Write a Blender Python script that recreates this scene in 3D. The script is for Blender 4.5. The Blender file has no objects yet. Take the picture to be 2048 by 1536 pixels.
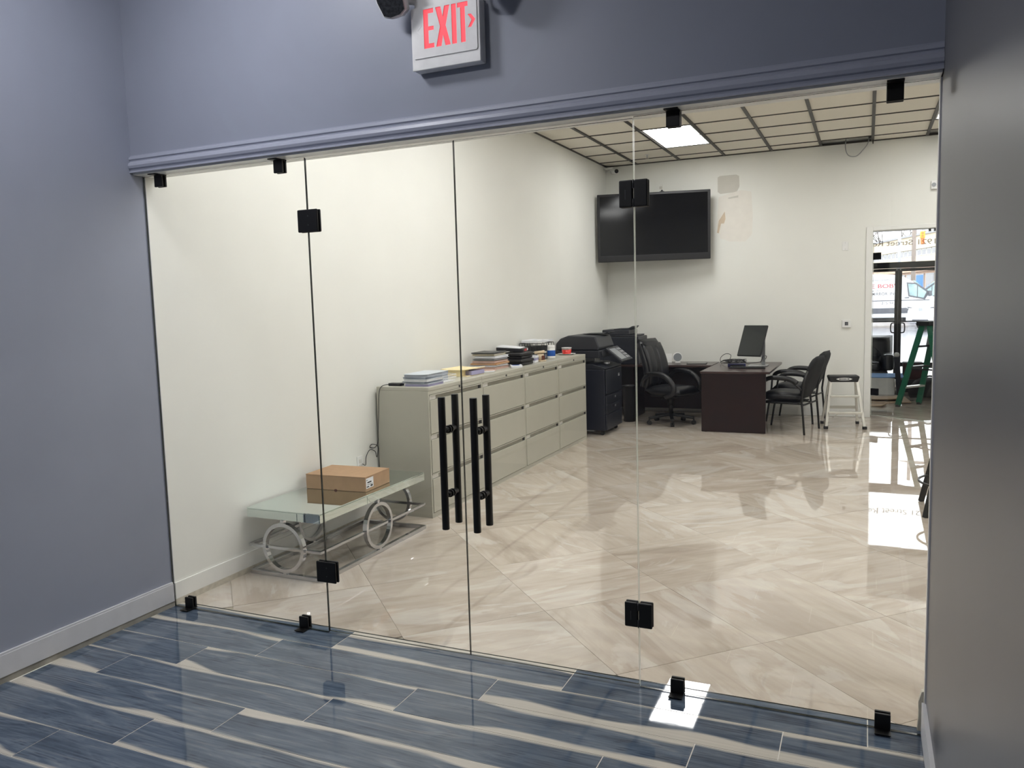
import bpy, bmesh, math, random
from mathutils import Vector, Matrix
random.seed(7)
sc = bpy.context.scene
C = sc.collection
PI = math.pi

# ------------------------------------------------------------------ camera
F_PX = 1585.35
yaw, pitch, roll = math.radians(-24.1434), math.radians(-5.7896), math.radians(-1.5962)
fw = Vector((math.sin(yaw)*math.cos(pitch), math.cos(yaw)*math.cos(pitch), math.sin(pitch)))
rt = Vector((math.cos(yaw), -math.sin(yaw), 0)); up = rt.cross(fw)
R_ = rt*math.cos(roll) + up*math.sin(roll); U_ = up*math.cos(roll) - rt*math.sin(roll)
cam = bpy.data.objects.new('camera', bpy.data.cameras.new('camera')); C.objects.link(cam)
cam.matrix_world = Matrix(((R_.x, U_.x, -fw.x, 3.4709), (R_.y, U_.y, -fw.y, -3.0962), (R_.z, U_.z, -fw.z, 1.6086), (0, 0, 0, 1)))
cam.data.sensor_width = 36; cam.data.lens = F_PX/2048*36; cam.data.clip_start = 0.02; cam.data.clip_end = 300
sc.camera = cam

# ------------------------------------------------------------------ light levels
ROOM_LIGHT = 20.5       # ceiling panels of the office
HALL_LIGHT = 50.0       # hall ceiling light; also scales the added fill light
SKY = 4.5
sc.view_settings.view_transform = 'Standard'; sc.view_settings.look = 'None'
sc.view_settings.exposure = 0.0; sc.view_settings.gamma = 1.0; sc.view_settings.use_curve_mapping = False
W = bpy.data.worlds.new('overcast_sky'); sc.world = W; W.use_nodes = True
W.node_tree.nodes['Background'].inputs[0].default_value = (0.93, 0.96, 1.0, 1)
W.node_tree.nodes['Background'].inputs[1].default_value = SKY

# ------------------------------------------------------------------ materials
def lin(c):
    return tuple((x/255/12.92 if x/255 <= .04045 else ((x/255+.055)/1.055)**2.4) for x in c)
MATS = {}
def mat(name, rgb, rough=.5, metal=0., spec=.5, var=.06, scale=14., emit=None, es=0., bump=0., coat=0., srgb=True):
    """Principled with a faint procedural variation of colour."""
    m = bpy.data.materials.new(name); m.use_nodes = True; nt = m.node_tree; b = nt.nodes['Principled BSDF']
    c = lin(rgb) if srgb else rgb
    n = nt.nodes.new('ShaderNodeTexNoise'); n.inputs['Scale'].default_value = scale; n.inputs['Detail'].default_value = 4
    tc = nt.nodes.new('ShaderNodeTexCoord'); nt.links.new(tc.outputs['Object'], n.inputs['Vector'])
    r = nt.nodes.new('ShaderNodeValToRGB')
    r.color_ramp.elements[0].position = .3; r.color_ramp.elements[1].position = .7
    r.color_ramp.elements[0].color = tuple(x*(1-var) for x in c)+(1,); r.color_ramp.elements[1].color = tuple(min(1, x*(1+var)) for x in c)+(1,)
    nt.links.new(n.outputs['Fac'], r.inputs[0]); nt.links.new(r.outputs[0], b.inputs['Base Color'])
    b.inputs['Roughness'].default_value = rough; b.inputs['Metallic'].default_value = metal
    b.inputs['Specular IOR Level'].default_value = spec; b.inputs['Coat Weight'].default_value = coat
    if emit:
        b.inputs['Emission Color'].default_value = lin(emit)+(1,); b.inputs['Emission Strength'].default_value = es
    if bump:
        bp = nt.nodes.new('ShaderNodeBump'); bp.inputs['Strength'].default_value = bump; bp.inputs['Distance'].default_value = .004
        nt.links.new(n.outputs['Fac'], bp.inputs['Height']); nt.links.new(bp.outputs[0], b.inputs['Normal'])
    MATS[name] = m
    return m
M = MATS
mat('white_wall', (228, 228, 222), .55, var=.015, scale=3)
mat('white_trim', (228, 228, 224), .35, var=.02)
mat('raw_plaster', (196, 190, 176), .8, var=.15, scale=30, bump=.3)
mat('raw_caulk', (150, 146, 136), .8, var=.3, scale=9, bump=.3)
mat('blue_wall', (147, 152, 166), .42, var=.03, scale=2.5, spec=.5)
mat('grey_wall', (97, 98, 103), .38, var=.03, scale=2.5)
mat('blue_trim', (166, 170, 185), .38, var=.02)
mat('hall_baseboard', (205, 205, 208), .4, var=.03)
mat('tile_grout', (176, 168, 150), .7)
mat('plank_grout', (214, 210, 200), .7)
mat('ceiling_tile', (226, 221, 208), .85, var=.03, scale=60, bump=.15)
mat('ceiling_grid', (48, 44, 39), .5)
mat('plenum', (38, 38, 40), .9)
mat('black_hardware', (8, 8, 9), .45, spec=.4)
mat('black_steel', (10, 10, 11), .4)
mat('screw', (70, 70, 72), .35, metal=.6)
mat('cabinet', (178, 176, 163), .38, var=.02, scale=6)
mat('cabinet_channel', (142, 139, 126), .45)
mat('label_card', (214, 212, 206), .6)
mat('dark_slot', (24, 24, 24), .6)
mat('chrome', (196, 197, 200), .13, metal=1, var=.03)
mat('mirror', (214, 224, 220), .03, metal=1, var=.01)
mat('cardboard', (168, 136, 104), .75, var=.06, scale=20)
mat('cardboard_flat', (166, 140, 112), .8, var=.1, scale=8)
mat('paper', (226, 228, 232), .7)
mat('grey_paper', (160, 166, 176), .7)
mat('booklet_cover', (196, 203, 210), .5)
mat('violet_paper', (156, 152, 184), .7)
mat('manila', (238, 222, 176), .7)
mat('orange_folder', (214, 158, 84), .7)
mat('pink_paper', (206, 178, 166), .7)
mat('black_leatherette', (20, 18, 20), .45, var=.2, bump=.1, scale=60)
mat('binder_black', (22, 22, 25), .4)
mat('red_label', (190, 40, 46), .5)
mat('blue_label', (24, 84, 170), .4)
mat('white_plastic', (228, 228, 226), .35)
mat('red_gel', (226, 60, 52), .25)
mat('clear_plastic', (225, 225, 225), .2)
mat('tan_ceramic', (210, 190, 160), .5)
mat('brown_paint', (96, 50, 34), .5)
mat('wire', (56, 58, 60), .35, metal=.5)
mat('white_wire', (225, 225, 225), .4)
mat('copier_dark', (28, 31, 39), .42, var=.05)
mat('copier_mid', (38, 40, 46), .45)
mat('copier_navy', (18, 22, 36), .4)
mat('lcd_grey', (134, 138, 142), .25)
mat('button_light', (150, 152, 156), .4)
mat('mahogany', (30, 12, 12), .3, var=.25, scale=9)
mat('mahogany_top', (62, 46, 44), .25, var=.15, scale=9)
mat('leather', (13, 14, 18), .38, var=.15, scale=40, bump=.08)
mat('chair_fabric', (15, 16, 19), .75, var=.15, scale=120)
mat('chair_plastic', (14, 14, 16), .45)
mat('screen', (34, 38, 37), .12, var=.03)
mat('tv_screen', (8, 9, 12), .09, spec=.22, var=.02)
mat('silver', (170, 172, 174), .3, metal=.8)
mat('aluminium', (206, 204, 196), .35, metal=.55)
mat('ladder_green', (18, 104, 76), .45)
mat('dock_navy', (30, 32, 84), .4)
mat('navy_post', (22, 24, 38), .5)
mat('blue_blanket', (112, 150, 198), .9, var=.12, scale=18, bump=.3)
mat('maroon', (60, 20, 24), .6)
mat('bag_black', (22, 21, 23), .8, bump=.4, scale=25)
mat('storefront_black', (20, 19, 20), .4)
mat('exit_white', (248, 247, 245), .4)
mat('exit_red', (235, 60, 70), .4, emit=(255, 70, 84), es=.75)
mat('lens_dark', (60, 62, 66), .15, var=.5, scale=90)
mat('panel_glow', (255, 250, 240), .5, emit=(252, 251, 250), es=ROOM_LIGHT)
mat('hall_glow', (250, 250, 255), .5, emit=(250, 250, 255), es=HALL_LIGHT)
mat('hall_glow_fill', (250, 250, 255), .5, emit=(250, 250, 255), es=HALL_LIGHT*1.7)  # glow of the added hall fill light, stronger than the first
mat('glass_edge', (14, 24, 20), .15)
mat('glass_edge_painted_lit', (220, 224, 214), .3)  # pale colour paints in the light caught along some glass edges
mat('asphalt', (120, 120, 126), .25, var=.2, scale=1.5)
mat('concrete_walk', (170, 168, 166), .7)
mat('van_white', (235, 236, 240), .3, coat=.5)
mat('van_grey', (90, 92, 100), .4)
mat('tyre', (22, 22, 24), .8)
mat('vehicle_glass', (150, 180, 184), .08, spec=.8, var=.3, scale=3)
mat('glass_painted_sky', (205, 216, 220), .1, spec=.8)  # pale base colour stands in for sky reflected in the windscreen
mat('van_red', (178, 70, 76), .5)
mat('van_black_text', (90, 88, 92), .5)
mat('plate', (170, 172, 176), .5)
mat('building_cream', (222, 206, 180), .8, var=.05, scale=2)
mat('building_orange', (206, 172, 150), .8, var=.08, scale=2)
mat('building_grey', (166, 166, 170), .8)
mat('window_dark', (122, 120, 126), .2)
mat('shop_blue', (40, 116, 220), .5)
mat('bark', (120, 112, 108), .9)
mat('pole_grey', (186, 188, 194), .5)
mat('pole_brown', (150, 138, 130), .8)
mat('signal_yellow', (240, 168, 60), .5)
mat('signal_orange', (228, 120, 60), .4)
mat('vinyl_letter', (168, 150, 128), .6); MATS['vinyl_letter'].node_tree.nodes['Principled BSDF'].inputs['Alpha'].default_value = .55
mat('patch_grey', (200, 197, 188), .7, var=.03)
mat('patch_white', (226, 222, 214), .6, var=.03)
mat('patch_tan', (202, 184, 160), .7)

def glass_mat(name, tint):
    m = bpy.data.materials.new(name); m.use_nodes = True; nt = m.node_tree; nt.nodes.clear()
    out = nt.nodes.new('ShaderNodeOutputMaterial'); mix = nt.nodes.new('ShaderNodeMixShader')
    tr = nt.nodes.new('ShaderNodeBsdfTransparent'); gl = nt.nodes.new('ShaderNodeBsdfGlossy'); fr = nt.nodes.new('ShaderNodeFresnel')
    geo = nt.nodes.new('ShaderNodeNewGeometry'); ma = nt.nodes.new('ShaderNodeMath'); ma.operation = 'MULTIPLY_ADD'
    ma.inputs[1].default_value = 1/1.5-1.5; ma.inputs[2].default_value = 1.5
    no = nt.nodes.new('ShaderNodeTexNoise'); no.inputs['Scale'].default_value = .7
    cr = nt.nodes.new('ShaderNodeValToRGB'); cr.color_ramp.elements[0].color = tint+(1,); cr.color_ramp.elements[1].color = tuple(min(1, x*1.01) for x in tint)+(1,)
    nt.links.new(no.outputs['Fac'], cr.inputs[0]); nt.links.new(cr.outputs[0], tr.inputs[0])
    nt.links.new(geo.outputs['Backfacing'], ma.inputs[0]); nt.links.new(ma.outputs[0], fr.inputs['IOR'])
    gl.inputs['Roughness'].default_value = 0.0
    nt.links.new(fr.outputs[0], mix.inputs[0]); nt.links.new(tr.outputs[0], mix.inputs[1]); nt.links.new(gl.outputs[0], mix.inputs[2])
    nt.links.new(mix.outputs[0], out.inputs[0])
    MATS[name] = m
glass_mat('glass', (.985, .99, .985))

def nd(nt, t, **kw):
    n = nt.nodes.new(t)
    for k, v in kw.items(): setattr(n, k, v)
    return n
def math_(nt, op, a, b=None, c=None, clamp=False):
    n = nt.nodes.new('ShaderNodeMath'); n.operation = op; n.use_clamp = clamp
    for i, v in enumerate((a, b, c)):
        if v is None: continue
        if isinstance(v, (int, float)): n.inputs[i].default_value = v
        else: nt.links.new(v, n.inputs[i])
    return n.outputs[0]
def ramp(nt, fac, stops):
    r = nt.nodes.new('ShaderNodeValToRGB'); e = r.color_ramp.elements
    while len(e) < len(stops): e.new(.5)
    for el, (p, c) in zip(e, stops): el.position = p; el.color = tuple(c)+(1,)
    nt.links.new(fac, r.inputs[0]); return r.outputs[0]
def mixc(nt, f, a, b, mode='MIX'):
    n = nt.nodes.new('ShaderNodeMix'); n.data_type = 'RGBA'; n.blend_type = mode
    for s, v in ((n.inputs[0], f), (n.inputs[6], a), (n.inputs[7], b)):
        if isinstance(v, (int, float)): s.default_value = v
        elif isinstance(v, tuple): s.default_value = v+(1,)
        else: nt.links.new(v, s)
    return n.outputs[2]
def seeded_coords(nt):
    tc = nd(nt, 'ShaderNodeTexCoord'); oi = nd(nt, 'ShaderNodeObjectInfo')
    cb = nd(nt, 'ShaderNodeCombineXYZ')
    nt.links.new(math_(nt, 'MULTIPLY', oi.outputs['Random'], 83.), cb.inputs[0])
    nt.links.new(math_(nt, 'MULTIPLY', oi.outputs['Random'], 47.), cb.inputs[1])
    nt.links.new(math_(nt, 'MULTIPLY', oi.outputs['Random'], 19.), cb.inputs[2])
    va = nd(nt, 'ShaderNodeVectorMath', operation='ADD')
    nt.links.new(tc.outputs['Object'], va.inputs[0]); nt.links.new(cb.outputs[0], va.inputs[1])
    return tc.outputs['Object'], va.outputs[0], oi.outputs['Random']
def noise(nt, vec, sx, sy, scale=1., detail=5, dist=0., rough=.55):
    mp = nd(nt, 'ShaderNodeMapping'); mp.inputs['Scale'].default_value = (sx, sy, 1); nt.links.new(vec, mp.inputs[0])
    n = nd(nt, 'ShaderNodeTexNoise'); n.inputs['Scale'].default_value = scale; n.inputs['Detail'].default_value = detail
    n.inputs['Distortion'].default_value = dist; n.inputs['Roughness'].default_value = rough
    nt.links.new(mp.outputs[0], n.inputs['Vector']); return n.outputs['Fac']

def marble():
    m = bpy.data.materials.new('marble_tile'); m.use_nodes = True; nt = m.node_tree; b = nt.nodes['Principled BSDF']
    raw, v, rnd = seeded_coords(nt)
    a = noise(nt, v, .6, 1.9, 1.3, 9, 1.5, .60)
    f = noise(nt, v, .6, 11., 1.0, 9, 1.4, .66)
    bd = noise(nt, v, .5, 1.8, 1.0, 10, 1.1, .58)
    cl = noise(nt, v, .8, 2.2, 1.2, 8, 1.8, .6)
    base = ramp(nt, a, [(.30, lin((158, 147, 134))), (.45, lin((186, 177, 163))), (.58, lin((195, 187, 174))), (.72, lin((209, 203, 193)))])
    fine = ramp(nt, f, [(.32, lin((150, 138, 125))), (.5, lin((186, 177, 164))), (.66, lin((198, 191, 180)))])
    c = mixc(nt, .27, base, fine)
    band = ramp(nt, bd, [(.36, (1, 1, 1)), (.40, (.35, .35, .35)), (.46, (0, 0, 0)), (.58, (0, 0, 0))])
    c = mixc(nt, math_(nt, 'MULTIPLY', band, .55), c, lin((164, 152, 139)))
    cloud = ramp(nt, cl, [(.55, (0, 0, 0)), (.58, (.6, .6, .6)), (.68, (1, 1, 1))])
    c = mixc(nt, math_(nt, 'MULTIPLY', cloud, .5), c, lin((211, 209, 201)))
    br = math_(nt, 'MULTIPLY_ADD', rnd, .12, .94)
    c = mixc(nt, 1., c, (1.02, .985, .985), 'MULTIPLY')
    hs = nd(nt, 'ShaderNodeHueSaturation'); nt.links.new(c, hs.inputs['Color']); nt.links.new(br, hs.inputs['Value'])
    nt.links.new(hs.outputs[0], b.inputs['Base Color'])
    b.inputs['Roughness'].default_value = .0; b.inputs['IOR'].default_value = 1.9
    w = noise(nt, v, 1, 1, 3.5, 2, 0)
    bp = nd(nt, 'ShaderNodeBump'); bp.inputs['Strength'].default_value = .012; bp.inputs['Distance'].default_value = .003
    nt.links.new(w, bp.inputs['Height']); nt.links.new(bp.outputs[0], b.inputs['Normal'])
    MATS['marble'] = m
marble()

def plankmat():
    m = bpy.data.materials.new('blue_wood_plank'); m.use_nodes = True; nt = m.node_tree; b = nt.nodes['Principled BSDF']
    raw, v, rnd = seeded_coords(nt)
    g1 = noise(nt, v, 1.1, 8., 1.5, 9, 1.9, .62)
    g2 = noise(nt, v, 1.6, 75., 1.0, 7, .6, .62)
    g3 = noise(nt, v, 2.2, 6.5, 1.0, 2, 3.0)
    c1 = ramp(nt, g1, [(.28, lin((48, 60, 76))), (.45, lin((74, 87, 103))), (.58, lin((99, 111, 125))), (.74, lin((140, 144, 149)))])
    c2 = ramp(nt, g2, [(.35, lin((50, 62, 78))), (.6, lin((100, 112, 127)))])
    c = mixc(nt, .40, c1, c2)
    wv = nd(nt, 'ShaderNodeTexWave', wave_type='RINGS'); wv.inputs['Scale'].default_value = 5.; wv.inputs['Distortion'].default_value = 3.5; wv.inputs['Detail'].default_value = 2
    mp = nd(nt, 'ShaderNodeMapping'); mp.inputs['Scale'].default_value = (.9, 4.5, 1); nt.links.new(v, mp.inputs[0]); nt.links.new(mp.outputs[0], wv.inputs['Vector'])
    knot = math_(nt, 'MULTIPLY', ramp(nt, g3, [(.50, (0, 0, 0)), (.66, (1, 1, 1))]), math_(nt, 'MULTIPLY', wv.outputs['Fac'], .55))
    c = mixc(nt, knot, c, lin((30, 38, 56)))
    sep = nd(nt, 'ShaderNodeSeparateXYZ'); nt.links.new(raw, sep.inputs[0])
    wob = noise(nt, v, 1.5, .25, 1.0, 1, 0)
    def band(sign, seedmul, wmax):
        r2 = math_(nt, 'FRACT', math_(nt, 'MULTIPLY', rnd, seedmul))
        d = math_(nt, 'MULTIPLY_ADD', sep.outputs[1], -sign, .098)
        w = math_(nt, 'MULTIPLY', math_(nt, 'MULTIPLY_ADD', wob, 2.4, -.72), math_(nt, 'MULTIPLY', r2, wmax))
        w = math_(nt, 'ADD', w, math_(nt, 'MULTIPLY', math_(nt, 'ADD', g2, -.5), .022))
        return math_(nt, 'MULTIPLY', math_(nt, 'SUBTRACT', w, d), 70., clamp=True)
    s = math_(nt, 'MAXIMUM', band(1, 7.31, .105), band(-1, 3.77, .05))
    cream = mixc(nt, g2, lin((176, 170, 160)), lin((206, 200, 188)))
    c = mixc(nt, s, c, cream)
    nt.links.new(c, b.inputs['Base Color'])
    b.inputs['Roughness'].default_value = .03; b.inputs['IOR'].default_value = 1.52
    bp = nd(nt, 'ShaderNodeBump'); bp.inputs['Strength'].default_value = .01; bp.inputs['Distance'].default_value = .003
    nt.links.new(noise(nt, v, 3, 6, 3, 2, 0), bp.inputs['Height']); nt.links.new(bp.outputs[0], b.inputs['Normal'])
    MATS['plank'] = m
plankmat()

# ------------------------------------------------------------------ mesh building helpers
class MB:
    def __init__(s): s.v = []; s.f = []; s.mi = []; s.sm = []
    def add(s, vs, fs, mi=0, smooth=False, T=None):
        o = len(s.v)
        for p in vs:
            p = Vector(p); s.v.append(T @ p if T else p)
        for f in fs:
            s.f.append([i+o for i in f]); s.mi.append(mi); s.sm.append(smooth)
        return s
    def box(s, x0, x1, y0, y1, z0, z1, mi=0, T=None):
        vs = [(x, y, z) for z in (z0, z1) for y in (y0, y1) for x in (x0, x1)]
        return s.add(vs, [(0, 2, 3, 1), (4, 5, 7, 6), (0, 1, 5, 4), (2, 6, 7, 3), (0, 4, 6, 2), (1, 3, 7, 5)], mi, False, T)
    def prism(s, poly, z0, z1, T=None, mi=0, axes='xyz'):
        n = len(poly); vs = []
        for z in (z0, z1):
            for a, b in poly:
                d = {axes[0]: a, axes[1]: b, axes[2]: z}; vs.append((d['x'], d['y'], d['z']))
        fs = [tuple(range(n-1, -1, -1)), tuple(range(n, 2*n))]+[(i, (i+1) % n, n+(i+1) % n, n+i) for i in range(n)]
        return s.add(vs, fs, mi, False, T)
    def cyl(s, p0, p1, r0, r1=None, n=12, mi=0, caps=True, T=None):
        r1 = r0 if r1 is None else r1
        p0 = Vector(p0); p1 = Vector(p1); d = (p1-p0).normalized()
        a = d.orthogonal().normalized(); b = d.cross(a); vs = []
        for p, r in ((p0, r0), (p1, r1)):
            for i in range(n): t = 2*PI*i/n; vs.append(p+a*(r*math.cos(t))+b*(r*math.sin(t)))
        s.add(vs, [(i, (i+1) % n, n+(i+1) % n, n+i) for i in range(n)], mi, n > 5, T)
        if caps: s.add(vs, [tuple(range(n-1, -1, -1)), tuple(range(n, 2*n))], mi, False, T)
        return s
    def bar(s, p0, p1, w, h, upv=(0, 0, 1), T=None, mi=0):
        p0 = Vector(p0); p1 = Vector(p1); d = (p1-p0).normalized(); a = d.cross(Vector(upv))
        if a.length < 1e-4: a = d.orthogonal()
        a.normalize(); b = a.cross(d).normalized(); vs = []
        for p in (p0, p1):
            for i, j in ((-1, -1), (1, -1), (1, 1), (-1, 1)): vs.append(p+a*(w/2*i)+b*(h/2*j))
        return s.add(vs, [(3, 2, 1, 0), (4, 5, 6, 7), (0, 1, 5, 4), (1, 2, 6, 5), (2, 3, 7, 6), (3, 0, 4, 7)], mi, False, T)
    def tube(s, pts, r, n=8, closed=False, T=None, flat=1.0):
        pts = [Vector(p) for p in pts]; m = len(pts); vs = []; prev = None
        for i, p in enumerate(pts):
            d = (pts[(i+1) % m]-pts[i-1]) if closed else (pts[min(i+1, m-1)]-pts[max(i-1, 0)])
            d.normalize()
            a = d.orthogonal().normalized() if prev is None else (prev-d*prev.dot(d)).normalized()
            prev = a; b = d.cross(a); rr = r[i] if isinstance(r, (list, tuple)) else r
            for k in range(n): t = 2*PI*k/n; vs.append(p+a*(rr*math.cos(t))+b*(rr*flat*math.sin(t)))
        fs = []
        for i in range(m if closed else m-1):
            j = (i+1) % m
            for k in range(n): fs.append((i*n+k, i*n+(k+1) % n, j*n+(k+1) % n, j*n+k))
        s.add(vs, fs, 0, True, T)
        if not closed: s.add(vs, [tuple(range(n-1, -1, -1)), tuple((m-1)*n+k for k in range(n))], 0, False, T)
        return s
    def lathe(s, prof, c=(0, 0, 0), n=24, T=None):
        vs = []; c = Vector(c)
        for r, z in prof:
            for k in range(n): t = 2*PI*k/n; vs.append(c+Vector((r*math.cos(t), r*math.sin(t), z)))
        fs = [(i*n+k, i*n+(k+1) % n, (i+1)*n+(k+1) % n, (i+1)*n+k) for i in range(len(prof)-1) for k in range(n)]
        return s.add(vs, fs, 0, True, T)
    def ring(s, c, ax, R, wr, wd, n=40):
        """flat metal hoop of square section; ax = axis of the hoop"""
        c = Vector(c); ax = Vector(ax).normalized(); a = ax.orthogonal().normalized(); b = ax.cross(a); vs = []
        for k in range(n):
            t = 2*PI*k/n; e = a*math.cos(t)+b*math.sin(t)
            for rr, dd in ((R-wr/2, -wd/2), (R+wr/2, -wd/2), (R+wr/2, wd/2), (R-wr/2, wd/2)): vs.append(c+e*rr+ax*dd)
        fs = []
        for k in range(n):
            j = (k+1) % n
            for q in range(4): fs.append((k*4+q, k*4+(q+1) % 4, j*4+(q+1) % 4, j*4+q))
        return s.add(vs, fs)
    def pillow(s, spine, nrm, lat, hw, th, nu=12, T=None, p=4):
        """soft pad: spine points, normals, lateral axis, half widths, thickness"""
        nv = len(spine); lat = Vector(lat).normalized(); vs = []
        for sg in (1, -1):
            for i in range(nv):
                v = 2*i/(nv-1)-1
                for k in range(nu+1):
                    u = 2*k/nu-1
                    t = th*((1-abs(u)**p)**.5)*((1-abs(v)**(p+2))**.5)
                    vs.append(Vector(spine[i])+lat*(u*hw[i])+Vector(nrm[i])*(sg*t/2))
        q = nu+1; o = nv*q; fs = []
        for i in range(nv-1):
            for k in range(nu):
                fs.append((i*q+k, i*q+k+1, (i+1)*q+k+1, (i+1)*q+k))
                fs.append((o+i*q+k, o+(i+1)*q+k, o+(i+1)*q+k+1, o+i*q+k+1))
        return s.add(vs, fs, 0, True, T)
    def mesh(s, name, weld=True):
        me = bpy.data.meshes.new(name); me.from_pydata([tuple(p) for p in s.v], [], s.f)
        for p, mi, sm in zip(me.polygons, s.mi, s.sm): p.material_index = mi; p.use_smooth = sm
        bm = bmesh.new(); bm.from_mesh(me)
        if weld: bmesh.ops.remove_doubles(bm, verts=bm.verts, dist=1e-5)
        bmesh.ops.recalc_face_normals(bm, faces=bm.faces); bm.to_mesh(me); bm.free()
        return me

def link(name, me, mats, parent=None, loc=(0, 0, 0), rot=(0, 0, 0), bevel=0, seg=2, smooth=False):
    o = bpy.data.objects.new(name, me); C.objects.link(o)
    if not me.materials:
        for m in (mats if isinstance(mats, (list, tuple)) else [mats]): me.materials.append(M[m])
    o.parent = parent; o.location = loc; o.rotation_euler = rot
    if bevel:
        b = o.modifiers.new('bevel', 'BEVEL'); b.width = bevel; b.segments = seg; b.limit_method = 'ANGLE'; b.angle_limit = math.radians(40)
        if smooth:
            for p in me.polygons: p.use_smooth = True
    return o
def part(name, mb, m, parent, label=None, bevel=0, seg=2, smooth=False, kind=None, **k):
    o = link(name, mb.mesh(name), m, parent, bevel=bevel, seg=seg, smooth=smooth, **k)
    if label: o['label'] = label
    if kind: o['kind'] = kind
    return o
def tag(o, label, cat, group=None):
    o['label'] = label; o['category'] = cat
    if group: o['group'] = group
    return o
def thing(name, label, cat, loc=(0, 0, 0), rz=0, group=None):
    o = bpy.data.objects.new(name, None); C.objects.link(o); o.location = loc; o.rotation_euler = (0, 0, rz); o.empty_display_size = .1
    return tag(o, label, cat, group)
def single(name, mb, m, label, cat, group=None, loc=(0, 0, 0), rz=0, **k):
    return tag(part(name, mb, m, None, loc=loc, rot=(0, 0, rz), **k), label, cat, group)
def struct(name, mb, m, **k):
    o = part(name, mb, m, None, **k); o['kind'] = 'structure'; return o
def dup(root, loc, rz, label, group=None):
    r = root.copy(); C.objects.link(r); r.location = loc; r.rotation_euler = (0, 0, rz); r['label'] = label
    if group: r['group'] = group
    for ch in root.children:
        c = ch.copy(); C.objects.link(c); c.parent = r
        for g in ch.children:
            d = g.copy(); C.objects.link(d); d.parent = c
    return r
def text_mesh(txt, size, depth=.0006, shear=0, sx=1., bold=0.):
    cu = bpy.data.curves.new('t', 'FONT'); cu.body = txt; cu.size = size; cu.extrude = depth; cu.shear = shear; cu.align_x = 'LEFT'; cu.offset = bold
    o = bpy.data.objects.new('t', cu); C.objects.link(o)
    me = bpy.data.meshes.new_from_object(o.evaluated_get(bpy.context.evaluated_depsgraph_get()))
    bpy.data.objects.remove(o); bpy.data.curves.remove(cu)
    for v in me.vertices: v.co.x *= sx
    return me
def text(name, txt, size, m, parent, loc, rot, sx=1., shear=0, fit=None, bold=0., depth=.0006):
    me = text_mesh(txt, size, depth, shear, sx, bold)
    if fit:
        w = max(v.co.x for v in me.vertices)
        for v in me.vertices: v.co.x *= fit/w
    me.materials.clear(); me.materials.append(M[m])
    o = bpy.data.objects.new(name, me); C.objects.link(o); o.parent = parent; o.location = loc; o.rotation_euler = rot
    return o
def holed_plate(loops, depth):
    """flat plate: first loop is the outline, the others are holes (local xy, thickness z)"""
    cu = bpy.data.curves.new('p', 'CURVE'); cu.dimensions = '2D'; cu.fill_mode = 'BOTH'; cu.extrude = depth/2
    for lp in loops:
        sp = cu.splines.new('POLY'); sp.points.add(len(lp)-1); sp.use_cyclic_u = True
        for q, p in zip(sp.points, lp): q.co = (p[0], p[1], 0, 1)
    o = bpy.data.objects.new('p', cu); C.objects.link(o)
    me = bpy.data.meshes.new_from_object(o.evaluated_get(bpy.context.evaluated_depsgraph_get()))
    bpy.data.objects.remove(o); bpy.data.curves.remove(cu); me.materials.clear()
    return me
def clip_poly(poly, x0, x1, y0, y1):
    for ax, lim, sg in ((0, x0, 1), (0, x1, -1), (1, y0, 1), (1, y1, -1)):
        out = []
        for i in range(len(poly)):
            a, b = poly[i], poly[(i+1) % len(poly)]
            da, db = sg*(a[ax]-lim), sg*(b[ax]-lim)
            if da >= 0: out.append(a)
            if (da >= 0) != (db >= 0):
                t = da/(da-db); out.append((a[0]+(b[0]-a[0])*t, a[1]+(b[1]-a[1])*t))
        poly = out
        if len(poly) < 3: return []
    return poly
def smooth_pts(pts, n=6):
    """Catmull-Rom through pts"""
    P = [Vector(p) for p in pts]; out = []
    for i in range(len(P)-1):
        a, b, c, d = P[max(i-1, 0)], P[i], P[i+1], P[min(i+2, len(P)-1)]
        for k in range(n):
            t = k/n
            out.append(.5*((2*b)+(c-a)*t+(2*a-5*b+4*c-d)*t*t+(3*b-a-3*c+d)*t**3))
    return out+[P[-1]]

# ================================================================== SETTING
XW, YL, HC = 3.69, 8.17, 3.533        # glass width, back wall, ceiling height
XR = 6.4                              # office right wall
GY = .055                             # line where the hall planks meet the office tiles
# --- office floor
fl = struct('floor', MB().box(0, XR, GY, YL+.3, -.15, -.005), 'tile_grout')
vf = struct('floor_entry', MB().box(2.2, 6.6, YL+.3, 13.3, -.15, -.005), 'tile_grout')
def lay_tiles(parent, x0, x1, y0, y1):
    pu, pv, u0, v0 = .762, .785, 1.825, -1.725
    r2 = math.sqrt(.5)
    for i in range(-8, 24):
        for j in range(-14, 22):
            ua, ub, va, vb = u0+pu*i+.001, u0+pu*(i+1)-.001, v0+pv*j+.001, v0+pv*(j+1)-.001
            poly = [((u-v)*r2, (u+v)*r2) for u, v in ((ua, va), (ub, va), (ub, vb), (ua, vb))]
            q = clip_poly(poly, x0, x1, y0, y1)
            if not q: continue
            ar = abs(sum(q[k][0]*q[(k+1) % len(q)][1]-q[(k+1) % len(q)][0]*q[k][1] for k in range(len(q))))/2
            if ar < .003: continue
            cx = sum(p[0] for p in poly)/4; cy = sum(p[1] for p in poly)/4
            th = PI/4+PI/2*random.choice((0, 0, 1, 3))
            c, s = math.cos(-th), math.sin(-th)
            loc = [((x-cx)*c-(y-cy)*s, (x-cx)*s+(y-cy)*c) for x, y in q]
            part('floor_tile', MB().prism(loc, -.012, 0), 'marble', parent, loc=(cx, cy, 0),
                 rot=(random.uniform(-.0012, .0012), random.uniform(-.0012, .0012), th))
lay_tiles(fl, 0, XR, GY+.004, YL+.15)
lay_tiles(vf, 2.2, 6.6, YL+.155, 13.15)
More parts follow.
